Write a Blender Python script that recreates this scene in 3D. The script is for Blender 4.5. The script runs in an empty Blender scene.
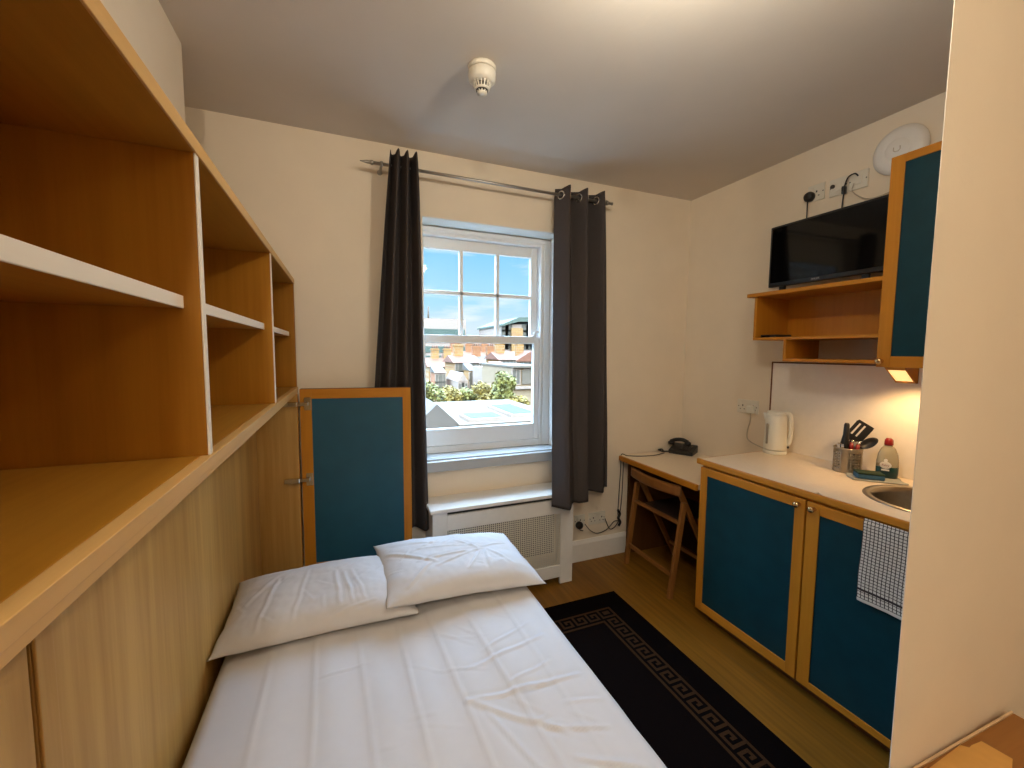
import bpy, bmesh, math, random
from mathutils import Vector, Matrix, noise
random.seed(7)
SC = bpy.context.scene
COL = SC.collection
PI = math.pi

# ------------------------------------------------------------------ materials
def new_mat(name):
    m = bpy.data.materials.new(name); m.use_nodes = True
    nt = m.node_tree
    b = nt.nodes.get('Principled BSDF')
    return m, nt, b
def setp(b, color=None, rough=None, metal=None, spec=None, **kw):
    if color is not None: b.inputs['Base Color'].default_value = (*color, 1)
    if rough is not None: b.inputs['Roughness'].default_value = rough
    if metal is not None: b.inputs['Metallic'].default_value = metal
    if spec is not None: b.inputs['Specular IOR Level'].default_value = spec
def mat(name, color, rough=.6, metal=0., spec=.5, var=.06, scale=30., bump=0., bscale=200.):
    m, nt, b = new_mat(name); setp(b, color, rough, metal, spec)
    tc = nt.nodes.new('ShaderNodeTexCoord')
    if var > 0:
        n = nt.nodes.new('ShaderNodeTexNoise'); n.inputs['Scale'].default_value = scale; n.inputs['Detail'].default_value = 4
        r = nt.nodes.new('ShaderNodeValToRGB')
        r.color_ramp.elements[0].position = .3; r.color_ramp.elements[1].position = .7
        r.color_ramp.elements[0].color = (*[c*(1-var) for c in color], 1)
        r.color_ramp.elements[1].color = (*[min(1, c*(1+var)) for c in color], 1)
        nt.links.new(tc.outputs['Object'], n.inputs['Vector']); nt.links.new(n.outputs['Fac'], r.inputs['Fac'])
        nt.links.new(r.outputs['Color'], b.inputs['Base Color'])
    if bump > 0:
        n2 = nt.nodes.new('ShaderNodeTexNoise'); n2.inputs['Scale'].default_value = bscale; n2.inputs['Detail'].default_value = 3
        bp = nt.nodes.new('ShaderNodeBump'); bp.inputs['Strength'].default_value = bump; bp.inputs['Distance'].default_value = .002
        nt.links.new(tc.outputs['Object'], n2.inputs['Vector']); nt.links.new(n2.outputs['Fac'], bp.inputs['Height'])
        nt.links.new(bp.outputs['Normal'], b.inputs['Normal'])
    return m
def wood(name, c1, c2, axis='z', rough=.45, fine=1., coarse=True):
    """veneer: noise stretched along the grain axis"""
    m, nt, b = new_mat(name); setp(b, c1, rough, spec=.28)
    tc = nt.nodes.new('ShaderNodeTexCoord'); mp = nt.nodes.new('ShaderNodeMapping')
    s = [60*fine]*3; s['xyz'.index(axis)] = 2.2
    mp.inputs['Scale'].default_value = s
    n = nt.nodes.new('ShaderNodeTexNoise'); n.inputs['Scale'].default_value = 1; n.inputs['Detail'].default_value = 6; n.inputs['Roughness'].default_value = .6
    nt.links.new(tc.outputs['Object'], mp.inputs['Vector']); nt.links.new(mp.outputs['Vector'], n.inputs['Vector'])
    mp2 = nt.nodes.new('ShaderNodeMapping'); s2 = [9.]*3; s2['xyz'.index(axis)] = .5; mp2.inputs['Scale'].default_value = s2
    n2 = nt.nodes.new('ShaderNodeTexNoise'); n2.inputs['Scale'].default_value = 1; n2.inputs['Detail'].default_value = 2
    nt.links.new(tc.outputs['Object'], mp2.inputs['Vector']); nt.links.new(mp2.outputs['Vector'], n2.inputs['Vector'])
    mx = nt.nodes.new('ShaderNodeMath'); mx.operation = 'MULTIPLY_ADD'; mx.inputs[1].default_value = .55
    nt.links.new(n2.outputs['Fac'], mx.inputs[0])
    mm = nt.nodes.new('ShaderNodeMath'); mm.operation = 'MULTIPLY'; mm.inputs[1].default_value = .45
    nt.links.new(n.outputs['Fac'], mm.inputs[0]); nt.links.new(mm.outputs[0], mx.inputs[2])
    r = nt.nodes.new('ShaderNodeValToRGB'); r.color_ramp.elements[0].position = .36; r.color_ramp.elements[1].position = .64
    r.color_ramp.elements[0].color = (*c2, 1); r.color_ramp.elements[1].color = (*c1, 1)
    nt.links.new(mx.outputs[0], r.inputs['Fac']); nt.links.new(r.outputs['Color'], b.inputs['Base Color'])
    return m

M = {}
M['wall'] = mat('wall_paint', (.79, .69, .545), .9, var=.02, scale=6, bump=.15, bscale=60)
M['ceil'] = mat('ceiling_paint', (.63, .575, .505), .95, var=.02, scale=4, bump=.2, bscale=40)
M['white'] = mat('white_gloss', (.80, .78, .74), .35, var=.02)
M['upvc'] = mat('white_upvc', (.82, .82, .80), .3, var=.01)
M['sill'] = mat('sill_board_gloss', (.44, .46, .47), .22, var=.01)
M['reveal'] = mat('reveal_paint', (.80, .78, .72), .8, var=.01)
M['oak_z'] = wood('oak_veneer_upright', (.46, .205, .018), (.36, .145, .010), 'z')
M['oak_y'] = wood('oak_veneer_long', (.44, .205, .022), (.35, .15, .014), 'y')
M['oak_pale'] = wood('pale_edge_band', (.86, .80, .70), (.80, .73, .62), 'y')
M['fascia'] = wood('fascia_wood', (.64, .39, .14), (.54, .31, .10), 'y')
M['panel_z'] = wood('panel_wood', (.60, .355, .105), (.42, .22, .05), 'z', fine=.7)
M['beech_z'] = wood('beech_upright', (.53, .212, .018), (.43, .158, .010), 'z', .4)
M['beech_y'] = wood('beech_long', (.53, .212, .018), (.43, .158, .010), 'y', .4)
M['beech_x'] = wood('beech_across', (.53, .212, .018), (.43, .158, .010), 'x', .4)
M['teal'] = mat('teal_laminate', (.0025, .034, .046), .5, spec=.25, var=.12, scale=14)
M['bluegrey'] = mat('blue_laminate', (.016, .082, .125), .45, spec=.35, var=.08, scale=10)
M['worktop'] = mat('cream_laminate', (.80, .68, .52), .3, var=.03, scale=90)
M['splash'] = mat('splashback_white', (.85, .79, .70), .4, var=.02)
M['darktrim'] = wood('dark_brown_trim', (.17, .06, .018), (.11, .035, .01), 'z')
M['steel'] = mat('brushed_steel', (.40, .36, .30), .33, 1., var=.05, scale=60)
M['chrome'] = mat('chrome', (.72, .70, .67), .15, 1., var=0)
M['rodmetal'] = mat('satin_rod', (.42, .39, .35), .35, .9, var=0)
M['brass'] = mat('brass_knob', (.70, .46, .22), .2, 1., var=0)
M['curtain'] = mat('charcoal_curtain', (.062, .052, .049), .95, spec=.1, var=.12, scale=300, bump=.3, bscale=600)
M['sheet'] = mat('white_cotton', (.62, .60, .59), .9, spec=.15, var=.01, bump=.12, bscale=900)
M['mattress'] = mat('mattress_ticking', (.65, .62, .58), .9)
M['black'] = mat('black_plastic', (.008, .008, .009), .4, var=.1)
M['darkseat'] = mat('dark_seat_vinyl', (.022, .016, .014), .6, var=.1)
M['plastic'] = mat('white_plastic', (.74, .70, .60), .4, var=.01)
M['kettle'] = mat('kettle_plastic', (.80, .79, .70), .3, var=.01)
M['greyplastic'] = mat('grey_translucent_gauge', (.22, .20, .17), .3, var=.02)
M['screw'] = mat('dark_slot', (.05, .045, .04), .6, var=0)
M['screen'] = mat('tv_screen', (.002, .002, .0022), .06, spec=.3, var=0)
M['bezel'] = mat('tv_bezel', (.012, .011, .011), .3, var=0)
M['logo'] = mat('grey_lettering', (.45, .45, .45), .5, var=0)
M['red'] = mat('red_plastic', (.20, .008, .008), .35, var=.02)
M['blue_sponge'] = mat('blue_sponge', (.045, .13, .22), .95, var=.15, scale=400, bump=.8, bscale=500)
M['green_scour'] = mat('green_scourer', (.018, .04, .02), .95, var=.3, scale=500)
M['cloth'] = mat('grey_cloth', (.34, .36, .34), .95, var=.08, scale=200, bump=.6, bscale=500)
M['cable_grey'] = mat('pale_cable', (.50, .43, .33), .5, var=0)
M['sinkinner'] = mat('sink_steel', (.28, .24, .18), .3, .95, var=.08, scale=40)
M['cardboard'] = mat('pale_board', (.62, .34, .09), .8, var=.08, scale=20)
M['browntop'] = wood('brown_table_top', (.34, .15, .035), (.26, .105, .022), 'x', .4)
M['paleedge'] = mat('pale_lipping', (.72, .50, .30), .6, var=.04)
M['lampglass'] = None
M['darkpanel_shaded'] = wood('shaded_dark_panel_wood', (.11, .042, .010), (.08, .03, .006), 'z', .5)  # dark wood deepened further to stand in for the shade under the desk
M['chairwood'] = wood('chair_wood', (.30, .125, .030), (.22, .085, .02), 'z', .4)

def emit(name, color, strength):
    m, nt, b = new_mat(name); setp(b, color, .5)
    b.inputs['Emission Color'].default_value = (*color, 1); b.inputs['Emission Strength'].default_value = strength
    return m
def glass_pane(name):
    m, nt, b = new_mat(name); nt.nodes.remove(b)
    out = [n for n in nt.nodes if n.type == 'OUTPUT_MATERIAL'][0]
    t = nt.nodes.new('ShaderNodeBsdfTransparent'); t.inputs['Color'].default_value = (.97, .98, .98, 1)
    g = nt.nodes.new('ShaderNodeBsdfGlossy'); g.inputs['Roughness'].default_value = .02
    lw = nt.nodes.new('ShaderNodeLayerWeight'); pw = nt.nodes.new('ShaderNodeMath'); pw.operation = 'POWER'; pw.inputs[1].default_value = 5
    nt.links.new(lw.outputs['Facing'], pw.inputs[0])
    f = nt.nodes.new('ShaderNodeMath'); f.operation = 'MULTIPLY_ADD'; f.inputs[1].default_value = .45; f.inputs[2].default_value = .010
    nt.links.new(pw.outputs[0], f.inputs[0])
    mx = nt.nodes.new('ShaderNodeMixShader')
    nt.links.new(f.outputs[0], mx.inputs[0]); nt.links.new(t.outputs[0], mx.inputs[1]); nt.links.new(g.outputs[0], mx.inputs[2])
    nt.links.new(mx.outputs[0], out.inputs['Surface'])
    return m
M['glass'] = glass_pane('window_glass')

def floor_mat():
    m, nt, b = new_mat('oak_laminate_floor'); setp(b, rough=.42, spec=.3)
    tc = nt.nodes.new('ShaderNodeTexCoord'); sep = nt.nodes.new('ShaderNodeSeparateXYZ'); nt.links.new(tc.outputs['Object'], sep.inputs[0])
    cmb = nt.nodes.new('ShaderNodeCombineXYZ'); nt.links.new(sep.outputs['Y'], cmb.inputs['X']); nt.links.new(sep.outputs['X'], cmb.inputs['Y'])
    br = nt.nodes.new('ShaderNodeTexBrick'); br.inputs['Scale'].default_value = 1
    br.inputs['Brick Width'].default_value = 1.25; br.inputs['Row Height'].default_value = .19; br.inputs['Mortar Size'].default_value = .0012
    br.inputs['Color1'].default_value = (.245, .112, .012, 1); br.inputs['Color2'].default_value = (.205, .09, .009, 1); br.inputs['Mortar'].default_value = (.19, .11, .035, 1)
    nt.links.new(cmb.outputs[0], br.inputs['Vector'])
    mp = nt.nodes.new('ShaderNodeMapping'); mp.inputs['Scale'].default_value = (45, 2, 45); nt.links.new(tc.outputs['Object'], mp.inputs['Vector'])
    n = nt.nodes.new('ShaderNodeTexNoise'); n.inputs['Scale'].default_value = 1; n.inputs['Detail'].default_value = 5; nt.links.new(mp.outputs[0], n.inputs['Vector'])
    r = nt.nodes.new('ShaderNodeValToRGB'); r.color_ramp.elements[0].color = (.72, .70, .66, 1); r.color_ramp.elements[1].color = (1.2, 1.2, 1.2, 1)
    r.color_ramp.elements[0].position = .3; r.color_ramp.elements[1].position = .75
    nt.links.new(n.outputs['Fac'], r.inputs['Fac'])
    mx = nt.nodes.new('ShaderNodeMix'); mx.data_type = 'RGBA'; mx.blend_type = 'MULTIPLY'; mx.inputs['Factor'].default_value = 1
    nt.links.new(br.outputs['Color'], mx.inputs['A']); nt.links.new(r.outputs['Color'], mx.inputs['B'])
    nt.links.new(mx.outputs['Result'], b.inputs['Base Color'])
    return m
M['floor'] = floor_mat()

def stripes(nt, sock, period, duty, off=0.):
    a = nt.nodes.new('ShaderNodeMath'); a.operation = 'MULTIPLY_ADD'; a.inputs[1].default_value = 1/period; a.inputs[2].default_value = off
    f = nt.nodes.new('ShaderNodeMath'); f.operation = 'FRACT'; l = nt.nodes.new('ShaderNodeMath'); l.operation = 'LESS_THAN'; l.inputs[1].default_value = duty
    nt.links.new(sock, a.inputs[0]); nt.links.new(a.outputs[0], f.inputs[0]); nt.links.new(f.outputs[0], l.inputs[0])
    return l.outputs[0]
def towel_mat():
    m, nt, b = new_mat('checked_cotton'); setp(b, rough=.95, spec=.1)
    tc = nt.nodes.new('ShaderNodeTexCoord'); sep = nt.nodes.new('ShaderNodeSeparateXYZ'); nt.links.new(tc.outputs['UV'], sep.inputs[0])
    s1 = stripes(nt, sep.outputs['X'], .0118, .22); s2 = stripes(nt, sep.outputs['Y'], .0118, .22)
    mxm = nt.nodes.new('ShaderNodeMath'); mxm.operation = 'MAXIMUM'; nt.links.new(s1, mxm.inputs[0]); nt.links.new(s2, mxm.inputs[1])
    lo = nt.nodes.new('ShaderNodeMath'); lo.operation = 'COMPARE'; lo.inputs[1].default_value = .045; lo.inputs[2].default_value = .004
    nt.links.new(sep.outputs['Y'], lo.inputs[0])
    m2 = nt.nodes.new('ShaderNodeMath'); m2.operation = 'MAXIMUM'; nt.links.new(mxm.outputs[0], m2.inputs[0]); nt.links.new(lo.outputs[0], m2.inputs[1])
    hem = nt.nodes.new('ShaderNodeMath'); hem.operation = 'GREATER_THAN'; hem.inputs[1].default_value = .012; nt.links.new(sep.outputs['Y'], hem.inputs[0])
    m3 = nt.nodes.new('ShaderNodeMath'); m3.operation = 'MULTIPLY'; nt.links.new(m2.outputs[0], m3.inputs[0]); nt.links.new(hem.outputs[0], m3.inputs[1])
    mx = nt.nodes.new('ShaderNodeMix'); mx.data_type = 'RGBA'
    mx.inputs['A'].default_value = (.66, .62, .55, 1); mx.inputs['B'].default_value = (.05, .04, .038, 1)
    nt.links.new(m3.outputs[0], mx.inputs['Factor']); nt.links.new(mx.outputs['Result'], b.inputs['Base Color'])
    return m
M['towel'] = towel_mat()
M['rug_dark'] = mat('rug_black_pile', (.0050, .0030, .0026), .98, spec=.02, var=.35, scale=350, bump=.6, bscale=400)
M['rug_black'] = mat('rug_outer_band', (.0040, .0026, .0024), .98, spec=.02, var=.3, scale=350, bump=.6, bscale=400)
M['rug_key'] = mat('rug_key_pattern', (.040, .020, .009), .98, spec=.02, var=.2, scale=350, bump=.6, bscale=400)

# ------------------------------------------------------------------ mesh helpers
ORG = {}
class MB:
    def __init__(s, T=None): s.bm = bmesh.new(); s.T = T or Matrix.Identity(4); s.mi = 0
    def v(s, p): return s.bm.verts.new(s.T @ Vector(p))
    def f(s, vs, smooth=False):
        try: fc = s.bm.faces.new(vs)
        except ValueError: return None
        fc.material_index = s.mi; fc.smooth = smooth; return fc
    def box(s, x0, x1, y0, y1, z0, z1, bev=0., R=None):
        R = R or Matrix.Identity(4)
        P = [(x, y, z) for x in (x0, x1) for y in (y0, y1) for z in (z0, z1)]
        vs = [s.v(R @ Vector(p)) for p in P]
        q = [(0, 1, 3, 2), (4, 6, 7, 5), (0, 4, 5, 1), (2, 3, 7, 6), (0, 2, 6, 4), (1, 5, 7, 3)]
        fs = [s.f([vs[i] for i in a]) for a in q]
        if bev > 0:
            es = list({e for f in fs for e in f.edges})
            r = bmesh.ops.bevel(s.bm, geom=es, offset=bev, segments=2, profile=.5, affect='EDGES')
            for f in r['faces']: f.material_index = s.mi
        return s
    def prism(s, poly, d, axis='z'):
        """poly of 3-D points (planar), extruded by vector d"""
        d = Vector(d); a = [s.v(p) for p in poly]; b = [s.v(Vector(p)+d) for p in poly]; n = len(a)
        s.f(a[::-1]); s.f(b)
        for i in range(n): s.f([a[i], a[(i+1) % n], b[(i+1) % n], b[i]])
        return s
    def lathe(s, prof, c=(0, 0, 0), seg=24, R=None, sx=1., sy=1., cap=True):
        R = R or Matrix.Identity(4); c = Vector(c); rings = []
        for r, z in prof:
            rings.append([s.v(R @ (c + Vector((r*sx*math.cos(2*PI*k/seg), r*sy*math.sin(2*PI*k/seg), z)))) for k in range(seg)])
        for a, b in zip(rings, rings[1:]):
            for k in range(seg): s.f([a[k], a[(k+1) % seg], b[(k+1) % seg], b[k]], True)
        if cap:
            s.f(rings[0][::-1]); s.f(rings[-1])
        return s
    def tube(s, pts, r, seg=8, closed=False, taper=None):
        pts = [Vector(p) for p in pts]; n = len(pts); rings = []
        up = Vector((0, 0, 1)); prev = None
        for i, p in enumerate(pts):
            if closed: t = pts[(i+1) % n]-pts[i-1]
            else: t = pts[min(i+1, n-1)]-pts[max(i-1, 0)]
            t.normalize()
            if prev is None:
                a = up if abs(t.dot(up)) < .9 else Vector((1, 0, 0)); u = t.cross(a).normalized()
            else: u = (prev - t*prev.dot(t)).normalized()
            prev = u; w = t.cross(u); rr = r if taper is None else r*taper[i]
            rings.append([s.v(p+u*rr*math.cos(2*PI*k/seg)+w*rr*math.sin(2*PI*k/seg)) for k in range(seg)])
        L = list(zip(rings, rings[1:])) + ([(rings[-1], rings[0])] if closed else [])
        for a, b in L:
            for k in range(seg): s.f([a[k], a[(k+1) % seg], b[(k+1) % seg], b[k]], True)
        if not closed: s.f(rings[0][::-1]); s.f(rings[-1])
        return s
    def bar(s, p, q, w, d, upv=(0, 0, 1)):
        """rectangular bar from p to q; w along side, d along up"""
        p, q = Vector(p), Vector(q); t = (q-p).normalized(); up = Vector(upv)
        sd = t.cross(up).normalized(); u = sd.cross(t)
        A = [s.v(p+sd*a*w/2+u*b*d/2) for a, b in ((-1, -1), (1, -1), (1, 1), (-1, 1))]
        B = [s.v(q+sd*a*w/2+u*b*d/2) for a, b in ((-1, -1), (1, -1), (1, 1), (-1, 1))]
        s.f(A[::-1]); s.f(B)
        for i in range(4): s.f([A[i], A[(i+1) % 4], B[(i+1) % 4], B[i]])
        return s
    def grid(s, fn, nu, nv, smooth=True, uv=None):
        V = [[s.v(fn(i/nu, j/nv)) for j in range(nv+1)] for i in range(nu+1)]
        lay = s.bm.loops.layers.uv.verify() if uv else None
        for i in range(nu):
            for j in range(nv):
                fc = s.f([V[i][j], V[i+1][j], V[i+1][j+1], V[i][j+1]], smooth)
                if uv and fc:
                    for lp, (a, b) in zip(fc.loops, ((i, j), (i+1, j), (i+1, j+1), (i, j+1))): lp[lay].uv = uv(a/nu, b/nv)
        return V
    def build(s, name, m, parent=None, weld=False, bevel=0., solid=0., recalc=True):
        if weld: bmesh.ops.remove_doubles(s.bm, verts=s.bm.verts, dist=1e-5)
        if recalc: bmesh.ops.recalc_face_normals(s.bm, faces=s.bm.faces)
        L = ORG.get(parent.name, Vector()) if parent else Vector()
        if L.length: bmesh.ops.translate(s.bm, verts=s.bm.verts, vec=-L)
        me = bpy.data.meshes.new(name); s.bm.to_mesh(me); s.bm.free()
        for mm in (m if isinstance(m, (list, tuple)) else [m]): me.materials.append(mm)
        o = bpy.data.objects.new(name, me); COL.objects.link(o)
        if parent: o.parent = parent
        ORG[o.name] = L
        if solid:
            md = o.modifiers.new('solid', 'SOLIDIFY'); md.thickness = solid; md.offset = 0
        if bevel:
            md = o.modifiers.new('bevel', 'BEVEL'); md.width = bevel; md.segments = 2; md.limit_method = 'ANGLE'
        return o
def tag(o, label, cat, group=None, kind=None):
    o['label'] = label; o['category'] = cat
    if group: o['group'] = group
    if kind: o['kind'] = kind
    return o
def thing(name, label, cat, loc=(0, 0, 0), group=None):
    o = bpy.data.objects.new(name, None); COL.objects.link(o); o.location = loc; o.empty_display_size = .05
    ORG[o.name] = Vector(loc); return tag(o, label, cat, group)
def struct(o, label=None, cat=None):
    o['kind'] = 'structure'
    if label: o['label'] = label
    if cat: o['category'] = cat
    return o
def box(*a, **k): return MB().box(*a, **k)
def spline(pts, n=8):
    P = [Vector(p) for p in pts]; P = [P[0]*2-P[1]]+P+[P[-1]*2-P[-2]]; out = []
    for i in range(1, len(P)-2):
        for k in range(n):
            t = k/n; a, b, c, d = P[i-1:i+3]
            out.append(.5*((2*b)+(c-a)*t+(2*a-5*b+4*c-d)*t*t+(3*b-a-3*c+d)*t**3))
    out.append(P[-2]); return out
def text(s, size, T, m, parent, name='lettering', align='CENTER'):
    """raised lettering as a mesh: glyphs from the built-in font"""
    cu = bpy.data.curves.new(name, 'FONT'); cu.body = s; cu.size = size; cu.align_x = align; cu.align_y = 'CENTER'; cu.extrude = .0004
    o = bpy.data.objects.new(name, cu); COL.objects.link(o)
    L = ORG.get(parent.name, Vector())
    bpy.context.view_layer.update()
    me = bpy.data.meshes.new_from_object(o); bpy.data.objects.remove(o); bpy.data.curves.remove(cu)
    me.transform(Matrix.Translation(-L) @ T); me.materials.clear(); me.materials.append(m)
    q = bpy.data.objects.new(name, me); COL.objects.link(q); q.parent = parent; ORG[q.name] = L
    return q
def frame_T(o, x, y, z):
    """matrix with axes x,y,z at origin o"""
    m = Matrix.Identity(4)
    for i, a in enumerate((x, y, z)):
        a = Vector(a).normalized()
        for r in range(3): m[r][i] = a[r]
    for r in range(3): m[r][3] = o[r]
    return m

# ------------------------------------------------------------------ camera
q_f, yaw, pit, rol = 414.83, math.radians(22.082), math.radians(-4.477), math.radians(.4356)
H = 1.475
fw = Vector((math.sin(yaw)*math.cos(pit), math.cos(yaw)*math.cos(pit), math.sin(pit)))
r0 = Vector((math.cos(yaw), -math.sin(yaw), 0)); u0 = r0.cross(fw)
rt = math.cos(rol)*r0+math.sin(rol)*u0; up = -math.sin(rol)*r0+math.cos(rol)*u0
cd = bpy.data.cameras.new('camera'); cam = bpy.data.objects.new('camera', cd); COL.objects.link(cam)
cam.matrix_world = frame_T((0, 0, H), rt, up, -fw)
cd.sensor_fit = 'HORIZONTAL'; cd.sensor_width = 36; cd.lens = q_f*36/1024; cd.clip_start = .02; cd.clip_end = 600
SC.camera = cam

# ------------------------------------------------------------------ room shell
XR, YF, ZC, YB = 2.418, 2.45, 2.60, -1.9
XL, XLB = -.53, -.80
OX0, OX1, OZ0, OZ1 = .432, 1.335, .80, 2.245   # window opening
struct(box(XLB-.1, XR+.1, YB-.1, YF+.02, -.12, 0).build('floor', M['floor']), 'yellow-brown oak laminate floor in long planks', 'floor')
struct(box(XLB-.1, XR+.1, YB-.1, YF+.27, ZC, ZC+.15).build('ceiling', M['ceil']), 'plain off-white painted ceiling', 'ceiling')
w = MB()
w.box(XLB-.1, OX0, YF, YF+.26, 0, ZC); w.box(OX1, XR+.1, YF, YF+.26, 0, ZC)
w.box(OX0, OX1, YF, YF+.26, 0, OZ0); w.box(OX0, OX1, YF, YF+.26, OZ1, ZC)
struct(w.build('wall_far', M['wall']), 'cream wall with the sash window', 'wall')
w = MB(); w.box(XLB-.1, XL, YB, 1.97, 0, ZC); w.box(XLB-.1, XLB, 1.97, YF, 0, ZC)
struct(w.build('wall_left', M['wall']), 'cream wall behind the wooden bookcase', 'wall')
struct(box(XR, XR+.1, YB, YF, 0, ZC).build('wall_right', M['wall']), 'cream wall behind the kitchenette', 'wall')
struct(box(XLB-.1, XR+.1, YB-.1, YB, 0, ZC).build('wall_back', M['wall']), 'cream wall at the back of the room', 'wall')
struct(MB().prism([(.935, .40, 0), (XR, .40, 0), (XR, .52, 0), (1.212, .52, 0)], (0, 0, ZC)).build('wall_partition', M['wall']), 'cream partition wall end hiding part of the kitchenette', 'wall')
b = MB(); b.box(1.34, XR, YF-.018, YF, 0, .125); b.prism([(1.34, YF-.018, .125), (1.34, YF, .125), (1.34, YF, .15), (1.34, YF-.007, .15)], (XR-1.34, 0, 0))
struct(b.build('baseboard_far', M['white']), 'white painted skirting board under the window wall', 'baseboard')
struct(box(XR-.016, XR, 1.70, YF-.018, 0, .14).build('baseboard_right', M['white']), 'white skirting board below the desk', 'baseboard')

# window: lining, board, frame, two sashes
w = MB(); w.box(OX0, OX1, YF+.004, YF+.16, OZ1-.006, OZ1); w.box(OX1-.004, OX1, YF+.004, YF+.16, OZ0, OZ1); w.box(OX0, OX0+.004, YF+.004, YF+.16, OZ0, OZ1)
struct(w.build('trim_1', M['reveal']), 'white painted lining of the window recess', 'trim')
w = MB(); w.box(OX0-.0, OX1+.0, YF-.0, YF+.165, .795, .822)
w.box(OX0-.02, OX1+.02, YF-.032, YF+.0, .752, .815, bev=.006)
struct(w.build('trim_2', M['sill']), 'white glossy window board with rounded front', 'window sill')
win = thing('window_1', 'white six-over-one sash window in the far wall', 'window', (.84, YF+.17, .82)); win['kind'] = 'structure'
Y0 = YF+.155
f = MB()
f.box(OX0-.0, .448, Y0, Y0+.09, .822, OZ1); f.box(1.262, OX1, Y0, Y0+.09, .822, OZ1)
f.box(.448, 1.262, Y0, Y0+.09, 2.185, OZ1-.006); f.box(.448, 1.262, Y0, Y0+.09, .822, .862)
# stepped mouldings of the box frame
f.box(1.285, OX1-.004, Y0-.012, Y0, .822, 2.225); f.box(.448, 1.285, Y0-.012, Y0, 2.205, 2.232)
f.box(1.262, 1.272, Y0-.006, Y0, .822, 2.2)
f.build('window_frame', M['upvc'], win, bevel=.003)
f = MB()   # lower sash, nearer the room
ya, yb = Y0+.006, Y0+.046
f.box(.450, .474, ya, yb, .865, 1.575); f.box(1.222, 1.258, ya, yb, .865, 1.575)
f.box(.474, 1.222, ya, yb, .865, .975); f.box(.474, 1.222, ya-.004, yb, 1.528, 1.578)
ls = f.build('lower_sash', M['upvc'], win, bevel=.004)
box(.470, 1.226, ya+.018, ya+.022, .97, 1.53).build('pane', M['glass'], ls)
for lx in (.60, 1.10):
    l = MB(); l.box(lx-.018, lx+.018, ya-.012, ya, .968, .976, bev=.002); l.build('sash_lift', M['upvc'], ls)
f = MB()   # upper sash, behind
ya, yb = Y0+.048, Y0+.086
f.box(.450, .476, ya, yb, 1.535, 2.185); f.box(1.212, 1.258, ya, yb, 1.535, 2.185)
f.box(.476, 1.212, ya, yb, 2.118, 2.185); f.box(.476, 1.212, ya, yb, 1.535, 1.575)
for bx in (.718, .968): f.box(bx-.0115, bx+.0115, ya, yb, 1.575, 2.118)
f.box(.476, 1.212, ya, yb, 1.836, 1.860)
us = f.build('upper_sash', M['upvc'], win, bevel=.003)
box(.470, 1.216, ya+.017, ya+.021, 1.57, 2.12).build('pane', M['glass'], us)
c = MB(); c.box(1.205, 1.235, Y0-.006, Y0+.03, 1.578, 1.588, bev=.002); c.tube(spline([(1.215, Y0, 1.585), (1.222, Y0, 1.605), (1.240, Y0, 1.612), (1.252, Y0-.004, 1.606)], 5), .006)
c.build('sash_latch', M['upvc'], win)

# ------------------------------------------------------------------ bookcase over the bed
XS = -.226; YE0, YE1 = .10, 2.425
ZB0, ZB1, ZT0, ZT1 = 1.251, 1.283, 1.812, 1.836
bc = thing('bookcase', 'long wall-hung oak bookcase of three open bays above the bed', 'bookcase', (XL+.15, 1.3, ZB0))
def edged(name, m, edge, body, lip, parent):
    """board with a front lipping (second material)"""
    k = MB(); k.box(*body); k.mi = 1; k.box(*lip); return k.build(name, [m, edge], parent, bevel=.0012)
edged('top_board', M['oak_y'], M['fascia'], (-.524, XS-.004, YE0, YE1, ZT0, ZT1), (XS-.004, XS, YE0, YE1, ZT0-.001, ZT1), bc)
k = MB(); k.box(-.524, XS-.018, YE0, YE1, ZB0+.004, ZB1); k.mi = 1; k.box(XS-.018, XS+.002, YE0, YE1, ZB0+.012, ZB1); k.box(XS-.018, XS, YE0, YE1, ZB0, ZB0+.0115)
k.build('bottom_board', [M['oak_y'], M['fascia']], bc, bevel=.001)
D1, D2 = (.893, .912), (1.690, 1.706)
for d in (D1, D2):
    edged('divider', M['oak_z'], M['oak_pale'], (-.518, XS-.006, d[0], d[1], ZB1, ZT0), (XS-.006, XS-.003, d[0], d[1], ZB1, ZT0), bc)
for d in ((YE0, YE0+.02), (YE1-.018, YE1)):
    edged('end_panel', M['oak_z'], M['oak_z'], (-.518, XS-.006, d[0], d[1], ZB1, ZT0), (XS-.006, XS-.003, d[0], d[1], ZB1, ZT0), bc)
box(-.526, -.518, YE0+.002, YE1-.002, ZB0+.005, ZT1-.002).build('back_panel', M['oak_z'], bc)
for a, b_ in ((YE0+.02, D1[0]), (D1[1], D2[0]), (D2[1], YE1-.018)):
    edged('shelf', M['oak_y'], M['oak_pale'], (-.518, XS-.034, a, b_, 1.546, 1.567), (XS-.034, XS-.030, a, b_, 1.5455, 1.5675), bc)

# bed cupboard under the bookcase
XP = -.410; YS = 2.36
cb = thing('bed_cupboard', 'wooden cupboard under the bookcase with a blue door standing open at the pillow end', 'cupboard', (-.4, 1.4, 0))
box(XP-.016, XP, .752, YS, .02, ZB0-.001).build('back_panel', M['panel_z'], cb, bevel=.002)
box(XP-.016, XP+.002, .10, .742, .02, ZB0-.001).build('back_panel', M['panel_z'], cb, bevel=.002)
box(XP+.0002, XP+.005, .752, .790, .02, ZB0-.001).build('edge_strip', M['panel_z'], cb, bevel=.0015)
edged('side_panel', M['panel_z'], M['beech_z'], (XP-.016, XS-.0, YS, YS+.018, .02, ZB0-.001), (XS-.0, XS+.003, YS, YS+.018, .02, ZB0-.001), cb)
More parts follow.
